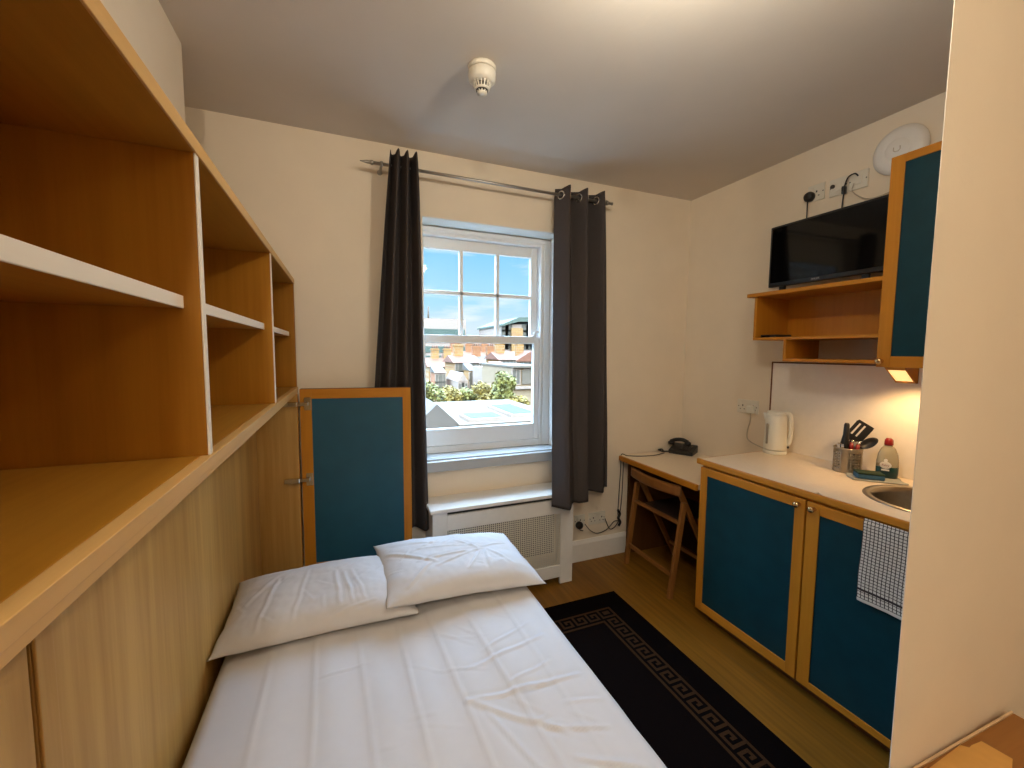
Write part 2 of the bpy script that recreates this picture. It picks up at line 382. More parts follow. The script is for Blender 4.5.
# the open door: local frame, u along the door, n towards the camera
p0, p1 = Vector((-.213, YS-.004, 0)), Vector((.333, 2.288, 0))
ud = (p1-p0).normalized(); nd = Vector((ud.y, -ud.x, 0)); Ld = (p1-p0).length
TD = frame_T(p0, ud, -nd, (0, 0, 1))     # x along, y = away from camera (thickness), z up
DZ0, DZ1 = .30, 1.275
dr = MB(TD); dr.box(.0, .055, 0, .019, DZ0, DZ1); dr.box(Ld-.042, Ld, 0, .019, DZ0, DZ1)
dr.mi = 1; dr.box(.055, Ld-.042, 0, .019, DZ1-.050, DZ1); dr.box(.055, Ld-.042, 0, .019, DZ0, DZ0+.05)
door = dr.build('door', [M['beech_z'], M['beech_x']], cb, bevel=.0012)
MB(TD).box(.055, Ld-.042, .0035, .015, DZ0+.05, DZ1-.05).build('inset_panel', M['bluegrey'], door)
MB(TD).box(.004, Ld-.002, .002, .018, DZ1, DZ1+.003).build('top_edge', M['darktrim'], door)
for hz in (1.200, .805):
    hg = MB(TD)
    hg.box(.020, .052, -.003, 0, hz-.033, hz+.033, bev=.001)
    hg.lathe([(.0175, -.003), (.0175, -.008), (.012, -.009)], (0, 0, 0), 16, R=Matrix.Translation((.036, 0, hz)) @ Matrix.Rotation(-PI/2, 4, 'X') @ Matrix.Scale(-1, 4, (0, 0, 1)))
    hg.box(-.014, .040, -.018, -.005, hz-.009, hz+.009, bev=.002)
    hg.box(-.080, -.008, -.024, -.004, hz-.012, hz+.012, bev=.003)
    hg.lathe([(.004, 0), (.004, .006)], (0, 0, 0), 10, R=Matrix.Translation((-.05, -.020, hz)) @ Matrix.Rotation(PI/2, 4, 'X'))
    o = hg.build('hinge', M['chrome'], door); o['label'] = 'chrome sprung hinge'

# ------------------------------------------------------------------ bed, sheet, pillows
bed = thing('bed', 'low single-depth bed frame and mattress beneath the white sheet', 'bed', (.14, 1.2, 0))
BX0, BX1, BY0, BY1, BZ = -.385, .702, .10, 1.95, .500
box(BX0+.03, BX1-.03, BY0+.03, BY1-.02, .16, .27).build('base', M['mattress'], bed, bevel=.01)
box(BX0+.012, BX1-.012, BY0+.012, BY1-.012, .272, BZ-.012, bev=.03).build('mattress', M['mattress'], bed)
for lx in (BX0+.08, BX1-.08):
    for ly in (BY0+.1, BY1-.1):
        MB().lathe([(.022, .0085 if lx > .5 else 0), (.03, .159)], (lx, ly, 0), 14).build('leg', M['darkseat'], bed)
def nz(x, y, z=0.): return noise.noise(Vector((x, y, z)))
creases = [(-.235, .010, .012), (-.10, .03, .010), (.035, .05, .013), (.165, .03, .009), (.285, .06, .013), (.42, .10, .011), (.555, .04, .008)]
def crease(u, v, segs):
    h = 0
    for (a, b, c, d, w_, am) in segs:
        du, dv = c-a, d-b; L2 = du*du+dv*dv
        t = ((u-a)*du+(v-b)*dv)/L2
        tc_ = max(0, min(1, t))
        dd = math.hypot(u-a-tc_*du, v-b-tc_*dv)
        fade = math.sin(PI*min(1, max(0, .08+.84*tc_)))**.6
        sd = ((u-a)*dv-(v-b)*du)/math.sqrt(L2)
        w_ *= .72; am *= .72
        h += am*fade*(math.exp(-(dd/w_)**2) - .6*math.exp(-((dd-1.6*w_)/(1.1*w_))**2)*(1 if sd > 0 else .3))
    return h
rs = random.Random(3)
sheet_segs = [(.62, 1.22, .33, 1.16, .010, .005), (.60, 1.30, .40, 1.22, .008, .0045), (.64, 1.02, .30, 1.05, .010, .006), (.30, 1.05, .46, .92, .012, .006), (.46, .92, .52, .86, .010, .006), (.47, .90, .62, .84, .009, .005), (.34, 1.0, .42, .78, .010, .005), (.50, .80, .64, .72, .010, .006), (.42, .74, .60, .62, .011, .006), (.58, 1.10, .44, 1.07, .008, .004), (.66, .92, .55, .95, .008, .004)]
sheet_segs += [(x, y, x+rs.uniform(.04, .16), y+rs.uniform(-.12, .02), rs.uniform(.004, .008), rs.uniform(.0015, .0035)) for x, y in [(rs.uniform(-.1, .55), rs.uniform(.45, 1.45)) for _ in range(34)]]
def sheet_h(x, y):
    h = 0
    for i, (cx, sl, a) in enumerate(creases):
        xc = cx + sl*(1.2-y) + .006*nz(y*2.5, i*7.3)
        d = x-xc
        amp = a*(.35+.6*max(0, nz(y*1.3, i*3.1+5)+.3))
        h += .42*amp*math.exp(-(d/.006)**2) + .45*amp*math.exp(-((d-.035)/.035)**2) - .25*amp*math.exp(-((d+.03)/.03)**2)
    if x > -.15 and y < 1.75: h += crease(x, y, sheet_segs)
    h += .006*nz(x*4, y*3, 1)+.004*nz(x*9, y*5, 8)
    return h
NXS, NYS = 230, 300
W = BX1-BX0; DROP = .24; R_ = .045
def sheet_pt(u, v):
    s = -DROP + u*(W+2*DROP); y = BY0 + v*(BY1-BY0)
    # path across: down-left, top, down-right with rounded shoulder
    def side(d):   # d>0 beyond the edge: returns (outward, down)
        L = R_*PI/2
        a = d + R_
        if a <= 0: return None
        if a < L: return (R_*math.sin(a/R_)-R_, R_-R_*math.cos(a/R_))
        return (0., R_+(a-L))
    if s < W/2:
        r = side(-s); 
        if r: x, z = BX0-r[0], BZ-r[1]
        else: x, z = BX0+s, BZ
    else:
        r = side(s-W)
        if r: x, z = BX1+r[0], BZ-r[1]
        else: x, z = BX0+s, BZ
    ey = min(y-BY0, BY1-y)
    if ey < .04: z -= .03*(1-ey/.04)**2
    top = max(0., min(1., (z-(BZ-.05))/.05))
    hh = sheet_h(max(BX0, min(BX1, x)), y)
    z += hh*top
    fold = .008*nz(y*6, 3.)*(1-top)
    if s < W/2 and r: x -= abs(fold)*.3
    elif r: x += .004+abs(fold)
    return (x, y, z)
sh = MB(); sh.grid(sheet_pt, NXS, NYS)
tag(sh.build('bed_sheet', M['sheet']), 'creased white cotton sheet spread over the whole bed', 'bed sheet')
def pillow(T, a, b, th, seed, segs, flat=.35):
    k = MB(T); N, K = 110, 80
    def pt(u, v, top):
        u = u*2-1; v = v*2-1
        e = (max(0, 1-abs(u)**3.2)**.62)*(max(0, 1-abs(v)**3.0)**.60)
        x = a/2*u*(1-.035*(1-v*v)*abs(u)**4); y = b/2*v*(1-.06*(1-u*u)*abs(v)**4)
        x += .004*nz(v*4, seed); y += .006*nz(u*4, seed+4)
        if top:
            h = th*e*(1+.10*nz(u*1.5, v*1.5, seed))
            h += (crease(u, v, segs)+.0016*nz(u*6, v*6, seed)+.0010*nz(u*14, v*11, seed+2))*min(1, e*2.2)
        else: h = -th*flat*e
        return (x, y, h)
    k.grid(lambda u, v: pt(u, v, True), N, K); k.grid(lambda u, v: pt(u, v, False), N, K)
    k.T = Matrix.Identity(4)
    return k
rp1 = random.Random(21)
segs1 = [(-.62, -.85, -.50, .35, .030, .0045), (-.28, -.8, -.18, .45, .026, .004), (.18, -.7, .12, .2, .03, .005), (.32, -.75, .22, .1, .025, .005), (.45, -.7, .30, .15, .025, .004), (-.8, -.2, -.45, .6, .04, .004), (-.1, -.95, .55, -.72, .03, .004), (.05, .2, .5, .55, .03, .004), (-.75, .55, .1, .75, .05, .004)]
segs1 += [(x, y, x+rp1.uniform(-.2, .2), y+rp1.uniform(.15, .4), .02, .0025) for x, y in [(rp1.uniform(-.8, .6), rp1.uniform(-.8, .4)) for _ in range(10)]]
rp2 = random.Random(5)
segs2 = [(.35, -.02, -.55, -.20, .035, .008), (.35, .0, -.35, -.42, .03, .007), (.30, .02, .02, .38, .03, .006), (.36, .0, .02, -.62, .028, .006), (.38, -.02, .30, -.65, .03, .006), (.40, .0, .62, -.55, .03, .005), (.38, .05, .75, .2, .03, .005), (-.9, .35, -.35, -.28, .04, .007), (-.8, .6, -.2, .35, .04, .005), (-.15, .3, .25, .7, .03, .005), (-.6, .15, -.1, .55, .03, .005), (-.75, -.75, -.3, -.15, .035, .005), (.3, .12, -.5, .22, .03, .006)]
segs2 += [(x, y, x+rp2.uniform(-.35, .35), y+rp2.uniform(-.12, .25), .022, .0035) for x, y in [(rp2.uniform(-.8, .7), rp2.uniform(-.6, .7)) for _ in range(16)]]
Tp = Matrix.Translation((-.088, 1.672, BZ+.034)) @ Matrix.Rotation(math.radians(0), 4, 'Z') @ Matrix.Rotation(math.radians(2), 4, 'X')
tag(pillow(Tp, .64, .44, .075, 3.1, segs1).build('pillow', M['sheet'], weld=True), 'white pillow lying flat beside the wooden cupboard, half under the other pillow', 'pillow', 'pillows on the bed')
Tp = Matrix.Translation((.432, 1.690, BZ+.056)) @ Matrix.Rotation(math.radians(2), 4, 'Z') @ Matrix.Rotation(math.radians(4.5), 4, 'Y') @ Matrix.Rotation(math.radians(3), 4, 'X')
tag(pillow(Tp, .64, .46, .070, 11.7, segs2).build('pillow', M['sheet'], weld=True), 'rumpled white pillow overlapping the first and jutting over the bed edge by the radiator', 'pillow', 'pillows on the bed')

# ------------------------------------------------------------------ radiator cover
RX0, RX1, RYF, RZ = .437, 1.335, 2.235, .594
rc = thing('radiator_cover', 'white radiator cover with perforated grille below the window', 'radiator cover', (.88, 2.34, 0))
GX0, GX1, GZ0, GZ1 = .530, 1.246, .125, .462
k = MB()
k.box(RX0, RX0+.085, RYF, RYF+.018, .0, .572); k.box(RX1-.088, RX1, RYF, RYF+.018, .0, .572)     # stiles
k.box(RX0+.085, RX1-.088, RYF, RYF+.018, GZ1, .552); k.box(RX0+.085, RX1-.088, RYF, RYF+.018, .045, GZ0)
k.box(RX0, RX0+.018, RYF+.018, YF-.001, 0, .572); k.box(RX1-.018, RX1, RYF+.018, YF-.020, 0, .572)
k.build('body', M['white'], rc, bevel=.002)
box(RX0-.016, RX1+.014, RYF-.016, YF-.001, .573, .596, bev=.005).build('top_shelf', M['white'], rc)
k = MB(); p = .0125; nx = int((GX1-GX0)/p); nzv = int((GZ1-GZ0)/p)
for i in range(nx+1): k.box(GX0+i*p-.0024, GX0+i*p+.0024, RYF+.006, RYF+.009, GZ0, GZ1)
for j in range(nzv+1): k.box(GX0, GX1, RYF+.0065, RYF+.0085, GZ0+j*p-.0024, GZ0+j*p+.0024)
k.build('grille', M['plastic'], rc)
k = MB(); k.box(RX0+.06, RX1-.06, YF-.075, YF-.025, .13, .50, bev=.01)
for i in range(16): k.box(RX0+.08+i*.046, RX0+.105+i*.046, YF-.085, YF-.075, .15, .48, bev=.004)
tag(k.build('radiator', M['screw']), 'panel radiator behind the white perforated cover, darkened to stand for the shade inside', 'radiator')  # dark colour stands in for the shade inside the closed cover

# ------------------------------------------------------------------ curtains
RODY, RODZ = 2.335, 2.432
rod = thing('curtain_rod', 'slim satin metal curtain rod across the top of the window', 'curtain rod', (.9, RODY, RODZ))
rp = lambda x: (x, RODY, 2.442-.0045*(x-.16)/1.4)
MB().tube([rp(.165), rp(1.632)], .0085, 12).build('rod', M['rodmetal'], rod)
RY = Matrix.Rotation(PI/2, 4, 'Y')
for x0, sg in ((.165, -1), (1.632, 1)):
    prof = [(.0085, 0), (.012, .003), (.012, .012), (.008, .016), (.009, .03), (.006, .045), (.002, .066)]
    if sg > 0: prof = [(.0085, 0), (.010, .002), (.010, .010), (.004, .014)]
    R = Matrix.Translation(rp(x0)) @ (RY if sg > 0 else Matrix.Rotation(-PI/2, 4, 'Y'))
    MB().lathe(prof, (0, 0, 0), 14, R=R).build('finial', M['rodmetal'], rod)
for x0 in (.205, 1.600):
    k = MB(); k.bar((x0, RODY, rp(x0)[2]-.001), (x0, YF, rp(x0)[2]-.001), .012, .012)
    k.lathe([(.014, 0), (.014, .006)], (0, 0, 0), 14, R=Matrix.Translation((x0, YF-.0062, rp(x0)[2]-.001)) @ Matrix.Rotation(-PI/2, 4, 'X'))
    k.lathe([(.0145, -.006), (.0145, .006)], (0, 0, 0), 14, R=Matrix.Translation(rp(x0)) @ RY); k.build('bracket', M['rodmetal'], rod)
def curtain(label, xt, xb, zt, zb, nf, amp, ybase, seed, phase, tri, er=.0225):
    root = thing('curtain', label, 'curtain', ((xt[0]+xt[1])/2, RODY, zb), 'charcoal curtains at the window')
    def pt(u, v):       # u across, v from bottom to top
        z = zb + v*(zt-zb)
        e = (1-v)
        x0 = xt[0]+(xb[0]-xt[0])*e**.9; x1 = xt[1]+(xb[1]-xt[1])*e**.8
        ph = 2*PI*nf*u + phase
        sw = math.sin(ph); w_ = sw*(1-tri)+tri*(2/PI)*math.asin(max(-1, min(1, math.sin(ph))))*1.1
        a = amp*(1+.25*nz(u*3, v*1.2, seed)*(e))
        skew = .35*amp*math.sin(2*ph)*0
        x = x0+(x1-x0)*u + .010*math.sin(ph*2+.5)*0 + .008*nz(u*2.5, v*2, seed+3)*e
        y = ybase(x, z) + a*w_ + .010*nz(u*4, v*3, seed+9)*e
        zz = z - (.012*(1-abs(w_)) if v > .98 else 0)
        return (x+skew, y, zz)
    k = MB(); k.grid(pt, 160, 90); k.build('fabric', M['curtain'], root, solid=.003)
    # eyelets where the cloth crosses the rod
    vz = (RODZ+.006-zb)/(zt-zb)
    n = int(nf*2)
    prev = pt(0, vz)[1]-RODY
    for i in range(1, 401):
        cur = pt(i/400, vz)[1]-RODY
        if prev*cur < 0:
            p = Vector(pt(i/400, vz)); t = (Vector(pt(min(1, i/400+.01), vz))-Vector(pt(i/400-.01, vz))).normalized()
            nrm = t.cross(Vector((0, 0, 1)))
            T = frame_T((p.x, RODY, rp(p.x)[2]), t, (0, 0, 1), nrm)
            ring = [T @ Vector((er*math.cos(a*PI/9), er*math.sin(a*PI/9), 0)) for a in range(18)]
            e = MB(); e.tube(ring, er*.24, 8, closed=True); e.build('eyelet', M['chrome'], root)
        prev = cur
    return root
curtain('dark charcoal curtain bunched tightly behind the open blue door', (.244, .378), (.098, .440), 2.497, .44, 3, .042,
        lambda x, z: RODY - .046 + .088*max(0, min(1, (2.38-z)/.9)), 2.2, -.6, .1, .016)
def yb_right(x, z):
    t = max(0, min(1, (2.42-z)/1.85)); s = max(0, min(1, (1.50-x)/.16))
    return RODY - .185*t*s
curtain('dark charcoal eyelet curtain hanging in front of the radiator cover end', (1.245, 1.615), (1.150, 1.685), 2.487, .537, 3, .050,
        yb_right, 5.5, 2.0, .55)

# ------------------------------------------------------------------ smoke detector
sd = thing('smoke_detector', 'small cream smoke detector on the ceiling', 'smoke detector', (.535, 1.66, ZC))
F = Matrix.Translation((.535, 1.66, ZC)) @ Matrix.Scale(-1, 4, (0, 0, 1))
MB().lathe([(.054, 0), (.056, .004), (.055, .016), (.05, .017)], seg=36, R=F).build('base', M['plastic'], sd)
MB().lathe([(.049, .0165), (.049, .020)], seg=36, R=F).build('shadow_gap', M['screw'], sd)
MB().lathe([(.053, .020), (.055, .024), (.053, .052), (.045, .060), (.038, .064), (.032, .064)], seg=36, R=F).build('body', M['plastic'], sd)
MB().lathe([(.024, .062), (.024, .092)], seg=20, R=F).build('sensor_chamber', M['screw'], sd)
k = MB()
for i in range(16):
    a = 2*PI*i/16; k.bar(F @ Vector((.036*math.cos(a), .036*math.sin(a), .062)), F @ Vector((.027*math.cos(a), .027*math.sin(a), .086)), .005, .004)
k.lathe([(.030, .082), (.031, .085), (.024, .089)], seg=24, R=F)
for i in range(10):
    a = 2*PI*i/10; k.bar(F @ Vector((.022*math.cos(a), .022*math.sin(a), .086)), F @ Vector((.017*math.cos(a), .017*math.sin(a), .1)), .004, .003)
k.lathe([(.020, .097), (.019, .103), (.004, .105)], seg=20, R=F)
k.build('cage', M['plastic'], sd)

# ------------------------------------------------------------------ kitchenette: base cabinet, worktop, sink
CX = 1.787
kc = thing('base_cabinet', 'low kitchen base cabinet with two teal doors in honey wood frames', 'kitchen cabinet', (2.1, 1.1, 0))
CY0, CY1 = .525, 1.668
k = MB(); k.box(CX+.022, XR-.002, CY1-.018, CY1, .0701, .868); k.box(CX+.022, XR-.002, CY0, CY0+.018, .0701, .868)
k.box(CX+.022, XR-.002, CY0+.018, CY1-.018, .07, .088); k.box(XR-.012, XR-.002, CY0+.018, CY1-.018, .088, .868)
k.box(CX+.022, CX+.05, CY0+.018, CY1-.018, .84, .868)
k.build('carcass', M['beech_z'], kc)
MB().box(CX+.060, CX+.075, CY0+.01, CY1-.045, 0, .07).box(CX+.075, XR-.01, CY1-.060, CY1-.045, 0, .07).build('plinth', M['darktrim'], kc)
def framed_door(parent, y0, y1, z0, z1, x, th, st, rt_, rb, knob, pm='teal'):
    """door in an x = const plane facing -X, y from y0 to y1"""
    k = MB(); k.box(x, x+th, y0, y0+st, z0, z1); k.box(x, x+th, y1-st, y1, z0, z1)
    k.mi = 1; k.box(x, x+th, y0+st, y1-st, z1-rt_, z1); k.box(x, x+th, y0+st, y1-st, z0, z0+rb)
    d = k.build('door', [M['beech_z'], M['beech_y']], parent, bevel=.0015)
    box(x+.004, x+th-.003, y0+st, y1-st, z0+rb, z1-rt_).build('inset_panel', M[pm], d)
    if knob:
        R = Matrix.Translation((x, *knob)) @ Matrix.Rotation(-PI/2, 4, 'Y')
        MB().lathe([(.009, 0), (.009, .003), (.0055, .006), (.006, .013), (.0125, .018), (.0135, .023), (.010, .028), (.003, .029)], seg=18, R=R).build('knob', M['brass'], d)
    return d
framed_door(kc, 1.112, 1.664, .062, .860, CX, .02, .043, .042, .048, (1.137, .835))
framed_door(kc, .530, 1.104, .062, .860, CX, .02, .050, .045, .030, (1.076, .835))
# worktop with a round cut-out for the bowl
SCX, SCY, SR = 2.112, .842, .188
def disc_hole_top(k, x0, x1, y0, y1, z, r, n=64):
    ring = [k.v((SCX+r*math.cos(2*PI*i/n), SCY+r*math.sin(2*PI*i/n), z)) for i in range(n)]
    out = []
    for i in range(n):
        a = 2*PI*i/n; dx, dy = math.cos(a), math.sin(a)
        t = min([(x1-SCX)/dx if dx > 1e-9 else 9, (x0-SCX)/dx if dx < -1e-9 else 9, (y1-SCY)/dy if dy > 1e-9 else 9, (y0-SCY)/dy if dy < -1e-9 else 9])
        out.append(k.v((SCX+t*dx, SCY+t*dy, z)))
    for i in range(n): k.f([ring[i], ring[(i+1) % n], out[(i+1) % n], out[i]])
    return ring, out
WX0, WX1, WY0, WY1 = CX+.010, XR-.002, CY0, 1.678
wt = thing('worktop', 'cream laminate kitchen worktop with wooden front edge', 'worktop', (2.1, 1.1, .872))
k = MB(); sq0, sq1 = SCY-.24, SCY+.24
k.box(WX0, WX1, sq1, WY1, .872, .900); k.box(WX0, WX1, WY0, sq0, .872, .900)
rt1, o1 = disc_hole_top(k, WX0, WX1, sq0, sq1, .900, SR); rt2, o2 = disc_hole_top(k, WX0, WX1, sq0, sq1, .872, SR)
for i in range(64): k.f([rt1[i], rt1[(i+1) % 64], rt2[(i+1) % 64], rt2[i]]); k.f([o1[i], o1[(i+1) % 64], o2[(i+1) % 64], o2[i]])
k.build('slab', M['worktop'], wt)
k = MB(); k.box(WX0-.014, WX0, WY0, WY1+.014, .871, .9005, bev=.004); k.mi = 1; k.box(WX0, WX1, WY1, WY1+.005, .871, .8998)
k.build('front_edge', [M['beech_y'], M['beech_x']], wt)
sk = thing('sink', 'round stainless steel sink bowl set into the worktop', 'sink', (SCX, SCY, .9))
MB().lathe([(SR+.022, .9008), (SR+.020, .9035), (SR+.004, .9045), (SR-.004, .901)], (SCX, SCY, 0), 64, cap=False).build('rim', M['steel'], sk, solid=.0012)
MB().lathe([(SR-.004, .901), (SR-.008, .88), (SR-.016, .80), (SR-.05, .757), (.06, .748), (.03, .746)], (SCX, SCY, 0), 64, cap=False).build('bowl', M['sinkinner'], sk, solid=.0012)
MB().lathe([(.032, .744), (.034, .749), (.02, .7465), (.004, .7465)], (SCX, SCY, 0), 24).build('drain', M['chrome'], sk)
k = MB(); k.lathe([(.026, .9), (.026, .906), (.018, .915), (.016, 1.0)], (XR-.06, SCY, 0), 20)
k.tube(spline([(XR-.06, SCY, .99), (XR-.06, SCY, 1.09), (XR-.10, SCY, 1.13), (XR-.17, SCY, 1.12), (XR-.19, SCY, 1.07)], 8), .010, 12)
tag(k.build('tap', M['chrome']), 'chrome swan-neck tap behind the sink bowl', 'tap')
# splashback with its brown trim
sp = thing('splashback', 'white splashback panel with thin dark brown edging over the worktop', 'splashback', (XR, 1.2, .9))
box(XR-.004, XR-.0005, .525, 1.738, .9005, 1.418).build('panel', M['splash'], sp)
k = MB(); k.box(XR-.007, XR-.0005, 1.738, 1.746, .9005, 1.426); k.mi = 1; k.box(XR-.007, XR-.0005, .525, 1.738, 1.418, 1.426)
k.build('edging', [M['darktrim'], M['darktrim']], sp)

# tea towel hanging from the door top
tw = MB()
TY0, TY1, TZ0, TZ1 = .735, .896, .553, .868
def tpt(u, v):
    y = TY1+(TY0-TY1)*u; z = TZ0+(TZ1-TZ0)*v
    x = CX-.0085 - .006*(1-v)*(.6+math.sin(u*6+1))*.6 - .002*nz(u*5, v*4)
    if v > .97: x = CX-.006
    return (x, y+.004*(1-v)*math.sin(v*5), z-.012*(u)*0)
tw.grid(tpt, 50, 70, uv=lambda u, v: (u*(TY1-TY0), v*(TZ1-TZ0)))
tag(tw.build('tea_towel', M['towel'], solid=.0022), 'white tea towel with thin black checks hanging over the cabinet door', 'tea towel')

# ------------------------------------------------------------------ desk and chair
dk = thing('desk', 'cream topped desk with wooden edge in the corner by the window', 'desk', (2.1, 2.05, 0))
DX = 1.814; DZ = .736; DY0, DY1 = 1.716, 2.424
box(DX+.02, XR-.002, DY0, DY1, DZ-.03, DZ).build('desktop', M['worktop'], dk)
box(DX, DX+.02, DY0, DY1, DZ-.034, DZ+.0005, bev=.004).build('front_edge', M['beech_y'], dk)
box(DX+.07, XR-.002, 1.700, 1.716, 0, DZ-.032).build('end_panel', M['darkpanel_shaded'], dk)
box(DX+.085, XR-.02, DY1-.016, DY1, 0, DZ-.032).build('end_panel', M['darkpanel_shaded'], dk)
box(XR-.036, XR-.020, 1.716, DY1-.016, .0, DZ-.032).build('back_panel', M['darkpanel_shaded'], dk)
ch = thing('folding_chair', 'dark wooden folding chair with black seat tucked under the desk', 'chair', (2.0, 2.07, 0))
cm = M['chairwood']
yl, yr = 2.290, 1.862      # far side, near side
for y in (yl, yr):
    sgn = 1 if y == yl else -1
    MB().bar((1.878, y, .575), (1.787+(.018 if y == yl else 0), y+.006*sgn, .0), .022, .034, (1, 0, 0)).build('rear_leg', cm, ch, bevel=.003)
    yi = y-.026*sgn
    MB().bar((1.850, yi, .665), (2.215, yi, .0), .020, .034, (1, 0, 0)).build('front_leg', cm, ch, bevel=.003)
k = MB()
def rail(u, v):
    y = yl+.012+(yr-yl-.024)*u; bow = .038*(1-(2*u-1)**2)
    return (1.838-bow, y, .622+.062*v)
k.grid(rail, 24, 4); k.build('backrest', cm, ch, solid=.016)
k = MB(); k.box(1.868, 2.245, yr+.052, yl-.052, .432, .448, bev=.005); k.build('seat', M['darkseat'], ch)
MB().bar((1.858, yr, .448), (1.858, yl, .448), .026, .018).build('seat_rail', cm, ch, bevel=.002)
MB().bar((1.808, yr, .135), (1.822, yl, .135), .016, .026).build('stretcher', cm, ch, bevel=.002)
MB().bar((2.150, yr+.026, .120), (2.150, yl-.026, .120), .016, .026).build('stretcher', cm, ch, bevel=.002)

# telephone
TP = frame_T((2.300, 2.345, DZ), Vector((.50, -.86, 0)), Vector((.86, .50, 0)), (0, 0, 1))   # x to the picture's right, y away
ph = thing('telephone', 'black desk telephone with handset resting on it in the corner', 'telephone', (2.300, 2.345, DZ))
k = MB(TP); k.prism([(-.06, -.075, 0), (-.06, .075, 0), (-.06, .075, .058), (-.06, -.075, .028)], (.17, 0, 0)); k.build('base', M['black'], ph, bevel=.006)
k = MB(TP)
k.tube(spline([(-.075, .032, .070), (-.035, .030, .088), (.010, .030, .092), (.050, .032, .078)], 6), .014, 12)
k.lathe([(.010, 0), (.023, .004), (.024, .020), (.012, .030)], (-.070, .032, .046), 16); k.lathe([(.010, 0), (.023, .004), (.024, .020), (.012, .030)], (.048, .032, .054), 16)
k.build('handset', M['black'], ph)
k = MB(TP)
for i in range(4):
    for j in range(3): k.box(.012+j*.026, .03+j*.026, -.05+i*.022, -.036+i*.022, .038+i*.0044, .044+i*.0044)
k.build('keypad', M['screw'], ph)
MB(TP).tube(spline([(-.07, -.075, .012), (-.10, -.085, .010), (-.135, -.06, .011), (-.12, -.03, .011), (-.09, -.075, .010), (-.06, -.07, .012)], 8), .0055, 8).build('coiled_cord', M['black'], ph)
cbl = MB().tube(spline([(2.17, 2.36, DZ+.004), (2.05, 2.33, DZ+.004), (1.94, 2.345, DZ+.004), (1.86, 2.385, DZ+.005), (1.845, 2.436, DZ-.0), (1.846, 2.440, .62), (1.838, 2.440, .45), (1.832, 2.438, .30), (1.846, 2.438, .262), (1.834, 2.438, .235), (1.80, 2.438, .20), (1.76, 2.438, .20), (1.72, 2.437, .28)], 8), .0030, 6)
tag(cbl.build('telephone_cable', M['black']), 'black telephone cable trailing over the desk edge down to the wall', 'cable')
cbl = MB().tube(spline([(1.872, 2.441, .70), (1.868, 2.441, .55), (1.864, 2.441, .42), (1.852, 2.440, .31), (1.84, 2.440, .25), (1.80, 2.440, .245), (1.74, 2.440, .195), (1.66, 2.439, .18), (1.60, 2.438, .21), (1.545, 2.424, .27)], 8), .0028, 6)
tag(cbl.build('power_cable', M['black']), 'thin dark power cable running from the black plug up the wall', 'cable')
k = MB(); k.tube(spline([(1.828, 2.434, .33), (1.845, 2.432, .30), (1.83, 2.430, .27), (1.85, 2.432, .24), (1.838, 2.433, .21)], 6), .009, 8)
tag(k.build('cable_knot', M['black']), 'bundle of looped black cable hanging on the wall by the chair', 'cable')

# ------------------------------------------------------------------ sockets and plugs
def socket(name, label, group, T, w, h, gangs=1, kind='socket'):
    """plate in local x-y plane, facing +z"""
    o = T.to_translation()
    r = thing(name, label, 'socket' if kind == 'socket' else 'switch', o, group)
    MB(T).box(-w/2, w/2, -h/2, h/2, 0, .009, bev=.003).build('plate', M['plastic'], r)
    for g in range(gangs):
        cx = (g-(gangs-1)/2)*w/gangs
        if kind == 'socket':
            k = MB(T); k.box(cx-.004+.004, cx+.008, .000, .011, .009, .0094); k.box(cx-.016, cx-.008, -.02, -.015, .009, .0094); k.box(cx+.012, cx+.02, -.02, -.015, .009, .0094)
            k.build('pin_slots', M['screw'], r)
            MB(T).box(cx-.022, cx-.010, .012, .032, .009, .0125, bev=.001).build('rocker_switch', M['plastic'], r)
        else:
            MB(T).box(cx-.014, cx+.014, -.02, .02, .009, .013, bev=.001).build('rocker_switch', M['plastic'], r)
    for sx in (-1, 1): MB(T).lathe([(.0035, .009), (.003, .0098)], (sx*w*.42, 0, 0), 10).build('screw', M['screw'], r)
    return r
def on_right(y, z): return frame_T((XR, y, z), (0, -1, 0), (0, 0, 1), (-1, 0, 0))
def on_far(x, z): return frame_T((x, YF, z), (1, 0, 0), (0, 0, 1), (0, -1, 0))
G1 = 'wall plates above the television'
socket('wall_socket', 'white single socket with a round black plug above the television, nearest the window', G1, on_right(1.548, 2.352), .088, .088)
socket('wall_socket', 'white aerial plate with one dark round jack, middle of three above the television', G1, on_right(1.436, 2.345), .088, .088, 1, 'switch')
socket('wall_socket', 'white socket with slim black adaptor beside the round white access point', G1, on_right(1.346, 2.345), .086, .088, 1, 'switch')
k = MB(on_right(1.462, 2.352)); k.lathe([(.010, .009), (.010, .016), (.004, .017)], (0, 0, 0), 14); tag(k.build('aerial_jack', M['screw']), 'small round aerial jack on the middle plate above the television', 'socket')
def plug(label, T, flex, m='black'):
    r = thing('plug', label, 'plug', T.to_translation())
    MB(T).lathe([(.020, .010), (.026, .014), (.027, .030), (.020, .042), (.008, .045)], seg=24, R=Matrix.Scale(1, 4)).build('plug_body', M[m], r)
    MB().tube(spline(flex, 8), .0032, 8).build('flex', M[m], r)
    return r
plug('round black plug in the socket nearest the window above the television', on_right(1.572, 2.335), [(XR-.035, 1.572, 2.318), (XR-.035, 1.572, 2.27), (XR-.03, 1.575, 2.20), (XR-.03, 1.575, 2.08)])
k = MB(); k.box(XR-.034, XR-.010, 1.392, 1.408, 2.292, 2.332, bev=.005)
k.tube(spline([(XR-.012, 1.345, 2.365), (XR-.03, 1.352, 2.375), (XR-.034, 1.378, 2.365), (XR-.024, 1.398, 2.33)], 6), .0035, 8)
k.tube(spline([(XR-.022, 1.40, 2.30), (XR-.024, 1.404, 2.22), (XR-.03, 1.41, 2.10)], 6), .0032, 8)
